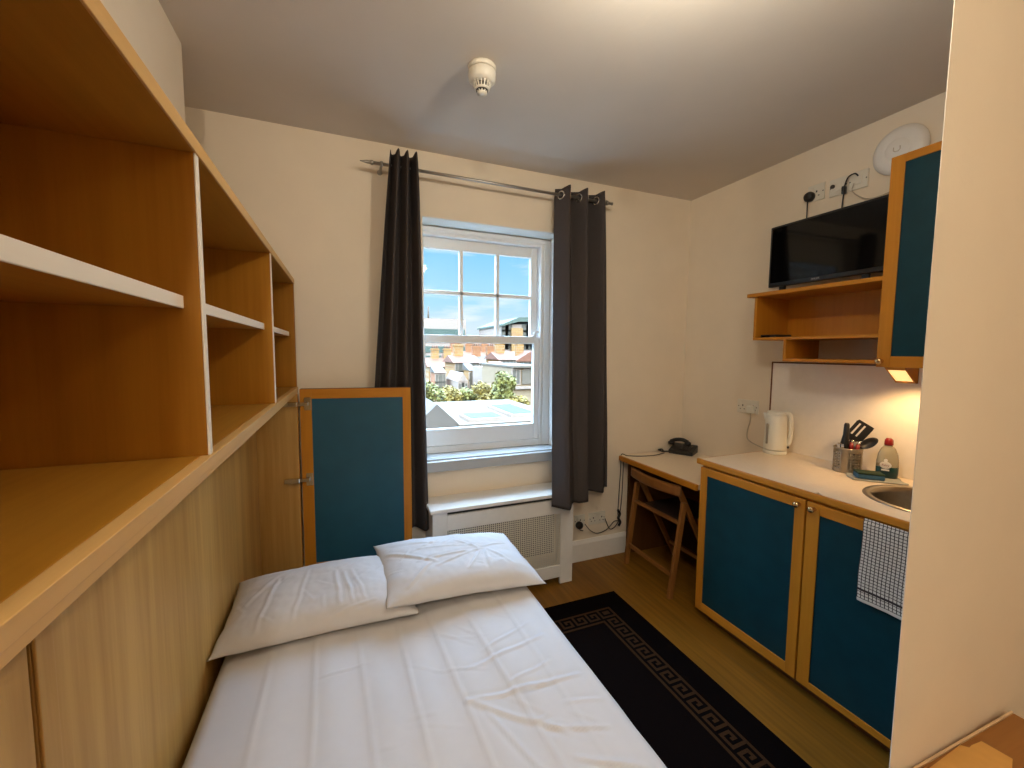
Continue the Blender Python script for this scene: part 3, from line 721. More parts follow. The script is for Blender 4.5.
tag(k.build('power_adaptor', M['black']), 'slim black adaptor and lead dangling from the plate beside the access point', 'power adaptor')
k = MB(); k.tube(spline([(XR-.012, 1.362, 2.335), (XR-.02, 1.36, 2.29), (XR-.016, 1.29, 2.235), (XR-.014, 1.19, 2.245), (XR-.012, 1.12, 2.30), (XR-.012, 1.09, 2.36)], 8), .0024, 6)
tag(k.build('network_cable', M['cable_grey']), 'thin pale cable looping from wall plate to round white access point', 'cable')
socket('wall_socket', 'white double socket with white plug on the wall behind the kettle', None, on_right(1.893, 1.132), .150, .088, 2)
kp = thing('plug', 'white plug and pale lead feeding the kettle', 'plug', (XR-.03, 1.858, 1.122))
box(XR-.034, XR-.0095, 1.835, 1.882, 1.095, 1.142, bev=.006).build('plug_body', M['kettle'], kp)
MB().tube(spline([(XR-.02, 1.858, 1.097), (XR-.02, 1.86, 1.04), (XR-.02, 1.875, .98), (XR-.03, 1.86, .925), (XR-.06, 1.76, .905), (XR-.085, 1.68, .9045)], 8), .0034, 8).build('flex', M['cable_grey'], kp)
G2 = 'low sockets beside the radiator cover'
socket('wall_socket', 'white single socket with black plug low on the wall by the radiator cover', G2, on_far(1.512, .292), .086, .086)
socket('wall_socket', 'white double outlet low on the wall below the curtain', G2, on_far(1.655, .292), .140, .086, 2)
plug('square black plug low on the wall beside the radiator cover', on_far(1.500, .268), [(1.50, YF-.03, .245), (1.505, YF-.028, .235), (1.53, YF-.026, .225)])

# ------------------------------------------------------------------ wall units above the worktop
UX = 2.115
uc = thing('wall_cabinet', 'tall honey wood wall cabinet with a teal door panel', 'kitchen cabinet', (2.27, .8, 1.424))
k = MB(); k.box(UX+.021, XR-.001, .525, 1.060, 1.430, 1.448); k.box(UX+.021, XR-.001, .525, 1.060, 2.262, 2.280)
k.box(UX+.021, XR-.001, 1.042, 1.060, 1.448, 2.262); k.box(UX+.021, XR-.001, 0.525, .543, 1.448, 2.262); k.box(XR-.010, XR-.001, .543, 1.042, 1.448, 2.262)
k.build('carcass', M['beech_z'], uc)
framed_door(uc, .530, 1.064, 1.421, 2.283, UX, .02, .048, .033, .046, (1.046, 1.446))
ul = thing('under_cabinet_lamp', 'small wedge-shaped lamp glowing beneath the wall cabinet', 'lamp', (2.20, 1.017, 1.43))
k = MB(); LY0, LY1 = .982, 1.052; A = [(2.140, 1.4295), (2.262, 1.4295), (2.262, 1.352), (2.245, 1.352)]
for (y0, y1) in ((LY0, LY0+.004), (LY1-.004, LY1)): k.prism([(x, y0, z) for x, z in A], (0, y1-y0, 0))
k.prism([(2.140, LY0, 1.4295), (2.168, LY0, 1.4295), (2.168, LY0, 1.408), (2.158, LY0, 1.4155)], (0, LY1-LY0, 0))
k.prism([(2.245, LY0, 1.352), (2.262, LY0, 1.352), (2.262, LY0, 1.4295), (2.256, LY0, 1.4295), (2.256, LY0, 1.36), (2.237, LY0, 1.358)], (0, LY1-LY0, 0))
k.build('housing', M['beech_x'], ul)
M['lampglow'] = emit('warm_lamp_glass', (1., .68, .26), 1.0)
MB().prism([(2.168, LY0+.005, 1.409), (2.238, LY0+.005, 1.3600), (2.238, LY1-.005, 1.3600), (2.168, LY1-.005, 1.409)], (.004, 0, .006)).build('diffuser', M['lampglow'], ul)
ts = thing('television_shelf', 'open honey wood wall shelf box carrying the television', 'shelf', (2.27, 1.37, 1.44))
SX = 2.150
k = MB(); k.box(SX-.020, XR-.001, 1.066, 1.712, 1.788, 1.808); k.build('top_board', M['beech_y'], ts, bevel=.0015)
box(SX, XR-.001, 1.066, 1.678, 1.548, 1.563).build('lower_board', M['beech_y'], ts, bevel=.0015)
box(SX, XR-.001, 1.662, 1.678, 1.563, 1.788).build('end_panel', M['beech_z'], ts, bevel=.0015)
box(XR-.009, XR-.001, 1.066, 1.662, 1.563, 1.788).build('back_panel', M['beech_z'], ts)
box(SX, XR-.001, 1.066, 1.500, 1.434, 1.449).build('bottom_board', M['beech_y'], ts, bevel=.0015)
box(SX, XR-.001, 1.484, 1.500, 1.449, 1.548).build('side_panel', M['beech_z'], ts, bevel=.0015)
k = MB(); k.box(SX+.03, SX+.15, 1.56, 1.655, 1.5632, 1.578, bev=.003); k.mi = 1; k.box(SX+.029, SX+.031, 1.60, 1.645, 1.567, 1.573)
tag(k.build('set_top_box', [M['black'], M['screen']]), 'flat black box lying inside the wall shelf under the television', 'set-top box')
# television
tv = thing('television', 'small black flat-screen television on the wall shelf', 'television', (2.26, 1.39, 1.808))
c0, c1 = Vector((2.232, 1.664, 0)), Vector((2.222, 1.106, 0)); tu = (c1-c0).normalized(); tn = Vector((tu.y, -tu.x, 0))
if tn.x > 0: tn = -tn
TV = frame_T((c0.x, c0.y, 1.844), tu, (0, 0, 1), tn); TL = (c1-c0).length; TH = .330
MB(TV).box(0, TL, 0, TH, -.030, 0, bev=.004).build('casing', M['bezel'], tv)
MB(TV).box(.012, TL-.012, .022, TH-.012, 0, .0008).build('screen', M['screen'], tv)
MB(TV).box(.06, TL-.06, .05, TH-.09, -.060, -.030, bev=.012).build('rear_housing', M['bezel'], tv)
for fx in (.06, TL-.10):
    k = MB(TV); k.box(fx, fx+.03, -.030, .0, -.022, -.008); k.box(fx-.01, fx+.05, -.036, -.030, -.075, .022, bev=.002); k.build('foot', M['bezel'], tv)
text('PHILIPS', .013, TV @ Matrix.Translation((TL*.46, .0115, .0012)), M['logo'], tv, 'brand_lettering')
# loose cables and small white parts lying under the set
k = MB(); k.tube(spline([(2.20, 1.55, 1.811), (2.215, 1.51, 1.811), (2.19, 1.46, 1.811), (2.20, 1.43, 1.811), (2.25, 1.42, 1.811)], 8), .003, 6)
tag(k.build('television_lead', M['black']), 'short black lead lying on the shelf under the television', 'cable')
k = MB(); k.box(2.185, 2.215, 1.40, 1.53, 1.8082, 1.8135, bev=.002)
tag(k.build('paper_strip', M['plastic']), 'small pale strip lying under the front of the television', 'strip')
# wireless access point
ap = thing('access_point', 'round white wireless access point on the wall above the cabinet', 'access point', (XR, 1.180, 2.418))
R = Matrix.Translation((XR, 1.180, 2.418)) @ Matrix.Rotation(-PI/2, 4, 'Y')
MB().lathe([(.100, .0), (.104, .004), (.107, .012), (.103, .020), (.085, .030), (.055, .036)], seg=48, R=R).build('body', M['white'], ap)
MB().lathe([(.054, .0355), (.050, .0352)], seg=40, R=R, cap=False).build('light_ring', M['cable_grey'], ap, solid=.0008)
MB().lathe([(.050, .034), (.046, .0368), (.02, .038), (.002, .038)], seg=40, R=R).build('centre_cap', M['white'], ap)
k = MB(); k.tube([R @ Vector((x, y, .0385)) for x, y in ((.010, -.012), (-.004, -.013), (-.011, -.006), (-.011, .006), (-.004, .013), (.010, .012))], .0016, 6)
k.build('emblem', M['cable_grey'], ap)

# ------------------------------------------------------------------ things on the worktop
KC = Vector((2.305, 1.622, .9)); kr = Vector((.57, -.82, 0)).normalized(); kf = Vector((-.82, -.57, 0)).normalized()
KT = frame_T(KC, kr, -kf, (0, 0, 1)) @ Matrix.Diagonal((.95, 1, 1.06, 1))      # x picture-right, y away from camera
kt = thing('kettle', 'white plastic jug kettle on the worktop beside the wall socket', 'kettle', KC)
MB(KT).lathe([(.060, 0), (.063, .004), (.063, .016), (.060, .020)], seg=36).build('power_base', M['kettle'], kt)
MB(KT).lathe([(.060, .022), (.062, .03), (.061, .06), (.058, .13), (.056, .20), (.054, .212), (.050, .216)], seg=40, sx=1.0, sy=.95).build('body', M['kettle'], kt)
MB(KT).lathe([(.051, .214), (.051, .222), (.045, .230), (.015, .233), (.002, .233)], seg=36, sx=1., sy=.95).build('lid', M['kettle'], kt)
k = MB(KT); k.lathe([(.026, 0), (.022, -.03), (.010, -.055)], (-.040, 0, .217), 20, sx=1.1, sy=.8); k.build('spout', M['kettle'], kt)
k = MB(KT); k.tube(spline([(.040, 0, .222), (.060, 0, .220), (.072, 0, .202), (.076, 0, .14), (.074, 0, .085), (.068, 0, .060), (.055, 0, .056)], 6), .0125, 12); k.build('handle', M['kettle'], kt)
k = MB(KT); k.box(-.049, -.037, -.050, -.036, .055, .165, bev=.003); k.build('water_gauge', M['greyplastic'], kt)
k = MB(KT); k.box(.055, .072, -.012, .012, .034, .044, bev=.003); k.build('switch', M['screw'], kt)
# utensil pot
UC = Vector((2.285, 1.238, .9)); UT = frame_T(UC, kr, -kf, (0, 0, 1))
up_ = thing('utensil_pot', 'perforated stainless steel utensil pot on the worktop', 'utensil pot', UC)
k = MB(UT); seg, rows, R0, H0 = 48, 17, .056, .118
V = [[k.v((R0*math.cos(2*PI*i/seg), R0*math.sin(2*PI*i/seg), .001+H0*j/rows)) for i in range(seg)] for j in range(rows+1)]
for j in range(rows):
    for i in range(seg):
        if 2 <= j < 15 and j % 2 == 1 and i % 2 == 0 and (i+4) % 12 > 3: continue
        k.f([V[j][i], V[j][(i+1) % seg], V[j+1][(i+1) % seg], V[j+1][i]], True)
k.build('pot_wall', M['steel'], up_, solid=.0012)
k = MB(UT); k.lathe([(.0565, .113), (.0585, .116), (.0585, .120), (.054, .121), (.054, .116)], seg=48, cap=False); k.build('rim', M['steel'], up_)
MB(UT).lathe([(.055, .0), (.055, .003), (.01, .003)], seg=40).build('pot_base', M['steel'], up_)
def uten(p): return UT @ Vector(p)
def utensil(label, cat='utensil'): return thing('utensil', label, cat, UC + Vector((0, 0, .004)), 'utensils in the steel pot')
u = utensil('black slotted spatula standing tallest in the steel utensil pot', 'spatula')
MB().tube([uten((-.004, .024, .006)), uten((.012, .026, .15))], .006, 10).build('handle', M['black'], u)
e1 = (Vector((.52, .0, .85))).normalized(); e2 = Vector((.85, 0, -.52)).normalized()
ST = UT @ frame_T((.010, .026, .142), e2, (0, 1, 0), -e1) 
ST = UT @ frame_T((.010, .026, .150), e2, e1, (0, -1, 0))
k = MB(ST)
k.prism([(-.010, 0, 0), (.012, 0, 0), (.034, .022, 0), (.038, .030, 0), (-.034, .030, 0), (-.032, .022, 0)], (0, 0, .003))
for a, b_ in ((-.036, -.0215), (-.0135, .000), (.008, .038)): k.box(a, b_, .030, .092, 0, .003)
k.prism([(-.038, .092, 0), (.038, .092, 0), (.036, .104, 0), (-.032, .106, 0)], (0, 0, .003))
k.build('blade', M['black'], u)
u = utensil('black-handled knife standing upright at the side of the steel pot', 'knife')
k = MB(); k.tube([uten((-.018, -.012, .09)), uten((-.016, -.012, .135)), uten((-.013, -.012, .18)), uten((-.012, -.012, .232)), uten((-.012, -.012, .240))], .0155, 14, taper=[.9, 1.15, .8, .72, .5]); k.build('handle', M['black'], u)
MB(UT).box(-.024, -.018, -.016, -.008, .006, .10).build('blade', M['steel'], u)
u = utensil('black ladle with oval bowl leaning out over the pot rim', 'ladle')
MB().tube([uten((-.020, .01, .008)), uten((.046, -.004, .132))], .005, 10).build('handle', M['black'], u)
LT = UT @ Matrix.Translation((.074, -.008, .150)) @ Matrix.Rotation(math.radians(-38), 4, 'Y') @ Matrix.Rotation(math.radians(70), 4, 'X')
k = MB(LT); k.lathe([(.002, -.012), (.018, -.009), (.026, 0), (.022, .001), (.015, -.006), (.002, -.008)], seg=24, sx=1.55, sy=.85); k.build('bowl', M['black'], u)
u = utensil('steel tongs with bright bent ends at the window side of the pot', 'tongs')
k = MB(); k.bar(uten((-.030, -.030, .008)), uten((-.042, -.030, .142)), .010, .002, (.8, .5, 0)); k.bar(uten((-.022, -.034, .008)), uten((-.026, -.034, .138)), .010, .002, (.8, .5, 0)); k.bar(uten((-.042, -.030, .142)), uten((-.026, -.034, .138)), .010, .003)
k.build('arms', M['chrome'], u)
for (lab, a, b_, mm) in (('red-handled peeler in the middle of the steel pot', (.004, -.02, .01), (.010, -.022, .148), 'red'), ('dark red-handled tin opener leaning towards the ladle in the pot', (.016, -.024, .01), (.034, -.024, .142), 'red')):
    u = utensil(lab, 'utensil')
    k = MB(); a, b_ = Vector(a), Vector(b_); mid = a.lerp(b_, .6); k.tube([uten(mid), uten(mid.lerp(b_, .5)), uten(b_)], .009, 10, taper=[.7, 1.1, .8]); k.build('handle', M[mm], u)
    MB().tube([uten(a), uten(mid)], .004, 8).build('shaft', M['steel'], u)
    k = MB(); k.tube([uten(b_), uten(b_+Vector((.006, 0, .012)))], .007, 8); k.build('end_cap', M['chrome'], u)
# washing-up liquid
BC = Vector((2.330, 1.098, .9)); BT = frame_T(BC, Vector((.62, -.78, 0)), Vector((.78, .62, 0)), (0, 0, 1))
bt = thing('soap_bottle', 'washing-up liquid bottle with red cap and green liquid', 'bottle', BC)
def clear_mat(name, col):
    m, nt, b = new_mat(name); setp(b, col, .12); b.inputs['Transmission Weight'].default_value = .6; b.inputs['IOR'].default_value = 1.3
    return m
M['liquid'] = mat('green_liquid', (.006, .036, .036), .15, var=.05); M['clearp'] = clear_mat('clear_bottle', (.55, .52, .40))
MB(BT).lathe([(.033, 0), (.037, .004), (.0385, .02), (.039, .056)], seg=32, sx=1.05, sy=.62).build('liquid_fill', M['liquid'], bt)
MB(BT).lathe([(.039, .0562), (.0385, .08), (.034, .115), (.025, .140), (.014, .154), (.012, .158)], seg=32, sx=1.05, sy=.62).build('bottle_body', M['clearp'], bt)
MB(BT).lathe([(.0155, .156), (.0165, .160), (.0155, .180), (.010, .188), (.003, .189)], seg=24).build('cap', M['red'], bt)
M['label_white'] = mat('bottle_label', (.72, .70, .66), .5, var=0)
LB = BT @ Matrix.Translation((-.012, -.0262, .066)) @ Matrix.Rotation(PI/2, 4, 'X') @ Matrix.Rotation(math.radians(-14), 4, 'Y')
k = MB(LB); k.lathe([(.018, -.002), (.018, .0012), (.016, .0016)], seg=28, sx=1.15, sy=.9); lab = k.build('badge', M['label_white'], bt)
text('Fairy', .0135, LB @ Matrix.Translation((0, 0, .002)), M['red'], bt, 'badge_lettering')
k = MB(LB); k.lathe([(.007, -.002), (.007, .001)], (0, .022, 0), 14); k.build('badge_crest', M['label_white'], bt); k = MB(LB); k.box(-.014, .014, -.026, -.019, -.002, .001); k.build('badge_band', M['label_white'], bt)
# sponge and cloth
k = MB(frame_T((2.255, 1.105, .9012), Vector((.70, -.72, 0)), Vector((.72, .70, 0)), (0, 0, 1)))
def cl(u, v): return ((u-.5)*.20+.01*nz(v*3, 1), (v-.5)*.115+.008*nz(u*4, 3), .0012+.0018*(nz(u*5, v*5)+1))
k.grid(cl, 24, 16); tag(k.build('dish_cloth', M['cloth'], solid=.0015), 'grey dish cloth spread under the sponge by the sink', 'cloth')
sg = thing('sponge', 'blue washing-up sponge with green scourer beside the soap bottle', 'sponge', (2.232, 1.118, .906))
SGT = frame_T((2.232, 1.118, .9065), Vector((.70, -.72, 0)), Vector((.72, .70, 0)), (0, 0, 1))
MB(SGT).box(-.050, .050, -.032, .032, 0, .020, bev=.004).build('foam', M['blue_sponge'], sg); MB(SGT).box(-.050, .050, -.032, .032, .0203, .028, bev=.002).build('scourer', M['green_scour'], sg)

# ------------------------------------------------------------------ rug with a key border
RX_0, RX_1, RY_0, RY_1 = .56, 1.512, .44, 2.032
cell = .0135; key = ["111110", "100010", "101010", "101110", "100000", "111111"][::-1]
def rug_mat(i, j, NX, NY):
    d = min(i, NX-1-i, j, NY-1-j); o = 7        # outer band cells
    if d < o: return 1
    b_ = d-o
    if b_ == 0: return 1
    if b_ == 1: return 1
    if 2 <= b_ < 8:
        along = j if min(i, NX-1-i) == d else i
        return 2 if key[b_-2][along % 6] == '1' else 1
    if b_ == 8: return 1
    if b_ == 9: return 2
    return 0
NX, NY = int((RX_1-RX_0)/cell), int((RY_1-RY_0)/cell)
k = MB(); zt = .008
V = [[k.v((RX_0+i*(RX_1-RX_0)/NX, RY_0+j*(RY_1-RY_0)/NY, zt)) for j in range(NY+1)] for i in range(NX+1)]
for i in range(NX):
    for j in range(NY):
        k.mi = rug_mat(i, j, NX, NY); k.f([V[i][j], V[i+1][j], V[i+1][j+1], V[i][j+1]])
k.mi = 1
loop = [V[i][0] for i in range(NX+1)]+[V[NX][j] for j in range(1, NY+1)]+[V[i][NY] for i in range(NX-1, -1, -1)]+[V[0][j] for j in range(NY-1, 0, -1)]
low = [k.v(((k.T.inverted() @ v.co).x, v.co.y, .0005)) for v in loop]
for a in range(len(loop)): k.f([loop[a], loop[(a+1) % len(loop)], low[(a+1) % len(loop)], low[a]])
tag(k.build('rug', [M['rug_dark'], M['rug_black'], M['rug_key']], recalc=True), 'black rug with brown Greek key border on the wooden floor beside the bed', 'rug')

# ------------------------------------------------------------------ side table by the partition
tb = thing('side_table', 'brown wooden table top against the partition wall with pale lipping', 'table', (1.18, .16, 0))
TX0, TX1, TYa, TYb, TZ = .945, 1.370, -.12, .391, .675
box(TX0, TX1, TYa, TYb-.004, TZ-.022, TZ).build('table_top', M['browntop'], tb, bevel=.002)
box(TX0, TX1, TYb-.004, TYb, TZ-.022, TZ+.002).build('lipping', M['paleedge'], tb)
for lx in (TX0+.03, TX1-.03):
    for ly in (TYa+.03, TYb-.04): MB().bar((lx, ly, TZ-.022), (lx, ly, 0), .04, .04, (0, 1, 0)).build('leg', M['browntop'], tb)
k = MB()
poly = [(.975, .380), (1.150, .384), (1.160, .374), (1.172, .375), (1.203, .372), (1.207, .330), (1.166, .318), (1.0, .22), (.96, .28)]
k.prism([(x, y, TZ+.0005) for x, y in poly], (0, 0, .005)); k.prism([(x*.97+.030, y*.97+.006, TZ+.0057) for x, y in poly[:3]+poly[6:]], (0, 0, .004))
tb.rotation_euler.z = -.025
tag(k.build('wooden_offcut', M['cardboard']), 'pale irregular piece of board lying on the brown side table', 'board')

# ------------------------------------------------------------------ ceiling lamps (the room's own light, above and behind the camera)
M['lampshade'] = emit('lamp_diffuser', (1., .84, .62), 3.)
def ceiling_lamp(label, x, y, energy):
    r = thing('ceiling_lamp', label, 'lamp', (x, y, ZC), 'globe ceiling lamps')
    Fm = Matrix.Translation((x, y, ZC)) @ Matrix.Scale(-1, 4, (0, 0, 1))
    MB().lathe([(.05, 0), (.052, .006), (.045, .03), (.02, .04)], seg=36, R=Fm).build('base', M['plastic'], r)
    MB().lathe([(.012, .04), (.012, .075)], seg=16, R=Fm).build('stem', M['plastic'], r)
    MB().lathe([(.03, .075), (.034, .08), (.034, .094), (.03, .098)], seg=24, R=Fm).build('lamp_holder', M['plastic'], r)
    MB().lathe([(.014, .098), (.03, .13), (.034, .152), (.028, .174), (.012, .186), (.001, .187)], seg=24, R=Fm).build('bulb', M['lampshade'], r)
    l = bpy.data.lights.new('lamp_light', 'POINT'); l.shadow_soft_size = .045; l.energy = energy; l.color = (1., .91, .76)
    lo = bpy.data.objects.new('lamp_light', l); COL.objects.link(lo); lo.location = (x, y, ZC-.245)
ceiling_lamp('bare bulb ceiling lamp above the bed', .80, .78, 17)
ceiling_lamp('bare bulb ceiling lamp at the room entrance', -.20, -.80, 38)
l = bpy.data.lights.new('cabinet_light', 'SPOT'); l.energy = 6; l.color = (1., .60, .25); l.spot_size = math.radians(140); l.spot_blend = .6; l.shadow_soft_size = .02
lo = bpy.data.objects.new('cabinet_light', l); COL.objects.link(lo); lo.location = (2.215, 1.017, 1.345); lo.rotation_euler = (0, math.radians(-18), 0)

# ------------------------------------------------------------------ outside
def fmat(n, c, r=.8, v=.1, s=3): return mat(n, c, r, var=v, scale=s)
def brick_mat(name, c1, c2, mort, sc=1.):
    m, nt, b = new_mat(name); setp(b, rough=.9)
    tc = nt.nodes.new('ShaderNodeTexCoord'); mp = nt.nodes.new('ShaderNodeMapping'); mp.inputs['Rotation'].default_value = (PI/2, 0, 0)
    br = nt.nodes.new('ShaderNodeTexBrick'); br.inputs['Scale'].default_value = sc; br.inputs['Color1'].default_value = (*c1, 1); br.inputs['Color2'].default_value = (*c2, 1); br.inputs['Mortar'].default_value = (*mort, 1)
    br.inputs['Brick Width'].default_value = .9; br.inputs['Row Height'].default_value = .35; br.inputs['Mortar Size'].default_value = .04
    nt.links.new(tc.outputs['Object'], mp.inputs['Vector']); nt.links.new(mp.outputs[0], br.inputs['Vector']); nt.links.new(br.outputs['Color'], b.inputs['Base Color'])
    return m
M['brick_y'] = brick_mat('yellow_stock_brick', (.21, .098, .018), (.17, .068, .012), (.20, .125, .055))
M['brick_o'] = brick_mat('orange_brick', (.20, .062, .014), (.16, .046, .010), (.19, .10, .04))
M['render_w'] = fmat('white_render', (.185, .125, .085)); M['render_c'] = fmat('cream_render', (.17, .105, .050))
M['slate'] = fmat('slate_roof', (.062, .042, .026)); M['tile_o'] = fmat('clay_tiles', (.115, .036, .011), v=.25, s=8); M['felt'] = fmat('grey_roof_felt', (.075, .050, .027), v=.12, s=2)
M['tealglass'] = mat('teal_glazing', (.05, .062, .045), .2, var=.1, scale=.5); M['winglass'] = mat('dark_window_glass', (.075, .06, .042), .15, var=.1)
M['greenroof'] = fmat('green_copper_roof', (.045, .052, .030)); M['ground'] = fmat('ground_paving', (0.063, 0.057, 0.048), v=.3, s=.4)
M['leaf'] = mat('leaf_green', (.105, .085, .008), .7, var=.35, scale=2.5); M['leaf2'] = mat('leaf_yellow_green', (.15, .095, .008), .7, var=.35, scale=2.5); M['bark'] = fmat('bark', (0.025, 0.017, 0.011))
GZ = -9.
struct(box(-150, 220, 3.2, 320, GZ-.3, GZ).build('ground', M['ground']), 'ground outside far below the window', 'ground')
def building(name, label, cat, x0, x1, y0, y1, zt, wallm, group=None, base=GZ):
    r = thing(name, label, cat, ((x0+x1)/2, (y0+y1)/2, base), group)
    box(x0, x1, y0, y1, base, zt).build('walls', M[wallm], r); return r
def windows(r, y0, xs, zs, w, h, frame='render_w', glass='winglass'):
    for x in xs:
        for z in zs:
            k = MB(); k.box(x-w/2-.08, x+w/2+.08, y0-.06, y0, z-h/2-.08, z+h/2+.08)
            f_ = k.build('window', M[frame], r)
            k = MB(); k.box(x-w/2, x-.03, y0-.08, y0-.06, z-h/2, z+h/2); k.box(x+.03, x+w/2, y0-.08, y0-.06, z-h/2, z+h/2); k.build('pane', M[glass], f_)
def gable_roof(r, x0, x1, y0, y1, ze, zr, m, ridge='x', ov=.25):
    k = MB()
    if ridge == 'x':
        ym = (y0+y1)/2; k.prism([(x0-ov, y0-ov, ze), (x0-ov, y1+ov, ze), (x0-ov, ym, zr)], (x1-x0+2*ov, 0, 0))
    else:
        xm = (x0+x1)/2; k.prism([(x0-ov, y0-ov, ze), (x1+ov, y0-ov, ze), (xm, y0-ov, zr)], (0, y1-y0+2*ov, 0))
    k.build('roof', M[m], r)
def chimney(r, x, y, z0, h, m):
    k = MB(); k.box(x-.55, x+.55, y-.35, y+.35, z0, z0+h); k.box(x-.62, x+.62, y-.42, y+.42, z0+h-.25, z0+h-.1); c_ = k.build('chimney', M[m], r)
    for dx in (-.3, .05, .35): MB().lathe([(.11, z0+h), (.09, z0+h+.4)], (x+dx, y, 0), 10).build('chimney_pot', M['tile_o'], c_)
def kpx(px, y): return y*(.179+(px-424)*(.4637-.179)/109.)      # lateral position of a picture column at a depth
def kz(py, y): return H + y*(-(py-349.5)*.00247)
# distant office with teal glazing
y = 95.
r = building('office_building', 'long white office block with teal window bands far beyond the houses', 'building', kpx(405, y), kpx(463.5, y), y, y+14, kz(318, y), 'render_w')
for (pa, pb) in ((328, 333.5), (334.5, 341), (345, 351), (354, 360)): box(kpx(405, y)+.2, kpx(463, y)-.2, y-.15, y, kz(pb, y), kz(pa, y)).build('window_band', M['tealglass'], r)
for i in range(7): box(kpx(424+i*6, y), kpx(426.2+i*6, y), y-.22, y-.15, kz(341, y), kz(334.5, y)).build('pane', M['winglass'], r)
k = MB(); k.tube([(kpx(431, y), y+4, kz(318, y)), (kpx(431, y), y+4, kz(305, y))], .22, 8); k.build('mast', M['slate'], r)
# apartment block with the yellow brick bay
y = 82.
r = building('apartment_block', 'tall pale apartment block with green roof and yellow brick bay', 'building', kpx(500, y), kpx(548, y), y, y+16, kz(321, y), 'render_w')
box(kpx(509, y), kpx(521, y), y-.6, y, GZ, kz(325, y)).build('brick_bay', M['brick_y'], r)
k = MB(); k.prism([(kpx(499, y), y-.8, kz(321.5, y)), (kpx(516, y), y-.8, kz(314, y)), (kpx(550, y), y-.8, kz(312, y)), (kpx(550, y), y-.8, kz(317, y)), (kpx(516, y), y-.8, kz(318.5, y)), (kpx(499, y), y-.8, kz(323.5, y))], (0, 18, 0)); k.build('roof', M['greenroof'], r)
windows(r, y, [kpx(p_, y) for p_ in (503, 506.5, 524.5, 529, 534)], [kz(p_, y) for p_ in (325, 331, 337, 343)], 1.5, 1.6, 'greenroof', 'winglass')
for p_ in (334, 341):
    k = MB(); k.box(kpx(500.5, y), kpx(508, y), y-1.4, y, kz(p_, y)-.1, kz(p_, y)+.1); k.box(kpx(522.5, y), kpx(532, y), y-1.4, y, kz(p_, y)-.1, kz(p_, y)+.1); k.build('balcony', M['greenroof'], r)
y = 140.
r = building('far_block', 'low grey block on the skyline between the office and the apartments', 'building', kpx(466, y), kpx(487, y), y, y+15, kz(336, y), 'slate'); windows(r, y, [kpx(469+i*4, y) for i in range(4)], [kz(339.5, y)], 2.2, 1.6)
y = 120.
r = building('far_block', 'small pale block with stepped top just left of the apartments on the skyline', 'building', kpx(487, y), kpx(499, y), y, y+15, kz(333, y), 'render_c'); box(kpx(493, y), kpx(498, y), y+1, y+9, kz(333, y), kz(327, y)).build('roof_room', M['slate'], r); windows(r, y, [kpx(490+i*4, y) for i in range(3)], [kz(337, y), kz(342, y)], 1.6, 1.7)
# brick terraces
def terrace(label, pa, pb, y, pe, pr, wm, rm, ws, wz, w=1., h=1.5, ch=(), ridge='x', grp='brick houses beyond the trees', chm=None):
    x0, x1 = kpx(pa, y), kpx(pb, y)
    r = building('brick_house', label, 'house', x0, x1, y, y+5, kz(pe, y), wm, grp)
    gable_roof(r, x0, x1, y, y+5, kz(pe, y), kz(pr, y+2.5 if ridge == 'x' else y), rm, ridge)
    windows(r, y, [kpx(p_, y) for p_ in ws], [kz(p_, y) for p_ in wz], w, h)
    for p_ in ch: chimney(r, kpx(p_, y), y+2.5, kz(pr, y)-.9, 2.2, chm or wm)
    return r
terrace('row of orange brick houses with clay roofs furthest back on the hill', 447, 520, 68., 356, 349.5, 'brick_o', 'tile_o', [450+i*4.2 for i in range(17)], [359.5, 366], .9, 1.2, ch=(455, 470, 486, 503))
terrace('yellow brick terrace with red clay roof at the left of the view', 428, 452, 57.5, 365, 356, 'brick_y', 'tile_o', (431.5, 435.5, 440, 444.5, 449), (369.5, 378, 387), .55, 1.0, ch=(437, 449))
terrace('yellow brick house with grey gable and tall dark sash windows', 452.5, 476, 46.2, 361, 353.5, 'brick_y', 'tile_o', (455.5, 460, 464.5, 469, 473.5), (366, 374, 383), .55, 1.0, ch=(461,))
terrace('orange-yellow house with pale window bay in mid view', 476.5, 497, 52., 362, 354, 'brick_o', 'slate', (479, 483, 487, 491, 495), (366.5, 375, 384), .55, 1.0, ch=(479, 494))
terrace('tall yellow brick house with narrow chimney near the apartments', 497.5, 514, 46.2, 358, 350.5, 'brick_y', 'tile_o', (500, 504, 508, 512), (363, 371.5, 380), .55, 1.0, ch=(505,))
terrace('yellow gabled house end at the right of the view', 515, 546, 52., 360, 349, 'brick_y', 'tile_o', (518, 523, 528, 533), (363, 371), .6, 1.0, ch=(526,), ridge='y')
y = 40.
r = building('white_gable_house', 'small white gabled house among the trees', 'house', kpx(455.5, y), kpx(465, y), y, y+5, kz(380, y), 'render_w'); gable_roof(r, kpx(455.5, y), kpx(465, y), y, y+5, kz(380, y), kz(371, y), 'render_w', 'y', .05); windows(r, y, [kpx(458.5, y), kpx(462, y)], [kz(386, y)], .5, .8)
y = 38.
r = building('white_bay', 'small white flat-roofed extension in front of the orange houses', 'house', kpx(482, y), kpx(492.5, y), y, y+4, kz(366, y), 'render_w'); windows(r, y, [kpx(484.8, y), kpx(489.5, y)], [kz(369.5, y)], .7, .5)
y = 27.
r = building('rendered_house', 'cream rendered house with large grey-framed window at right of view', 'house', kpx(511.5, y), kpx(550, y), y, y+7, kz(366.5, y), 'render_c')
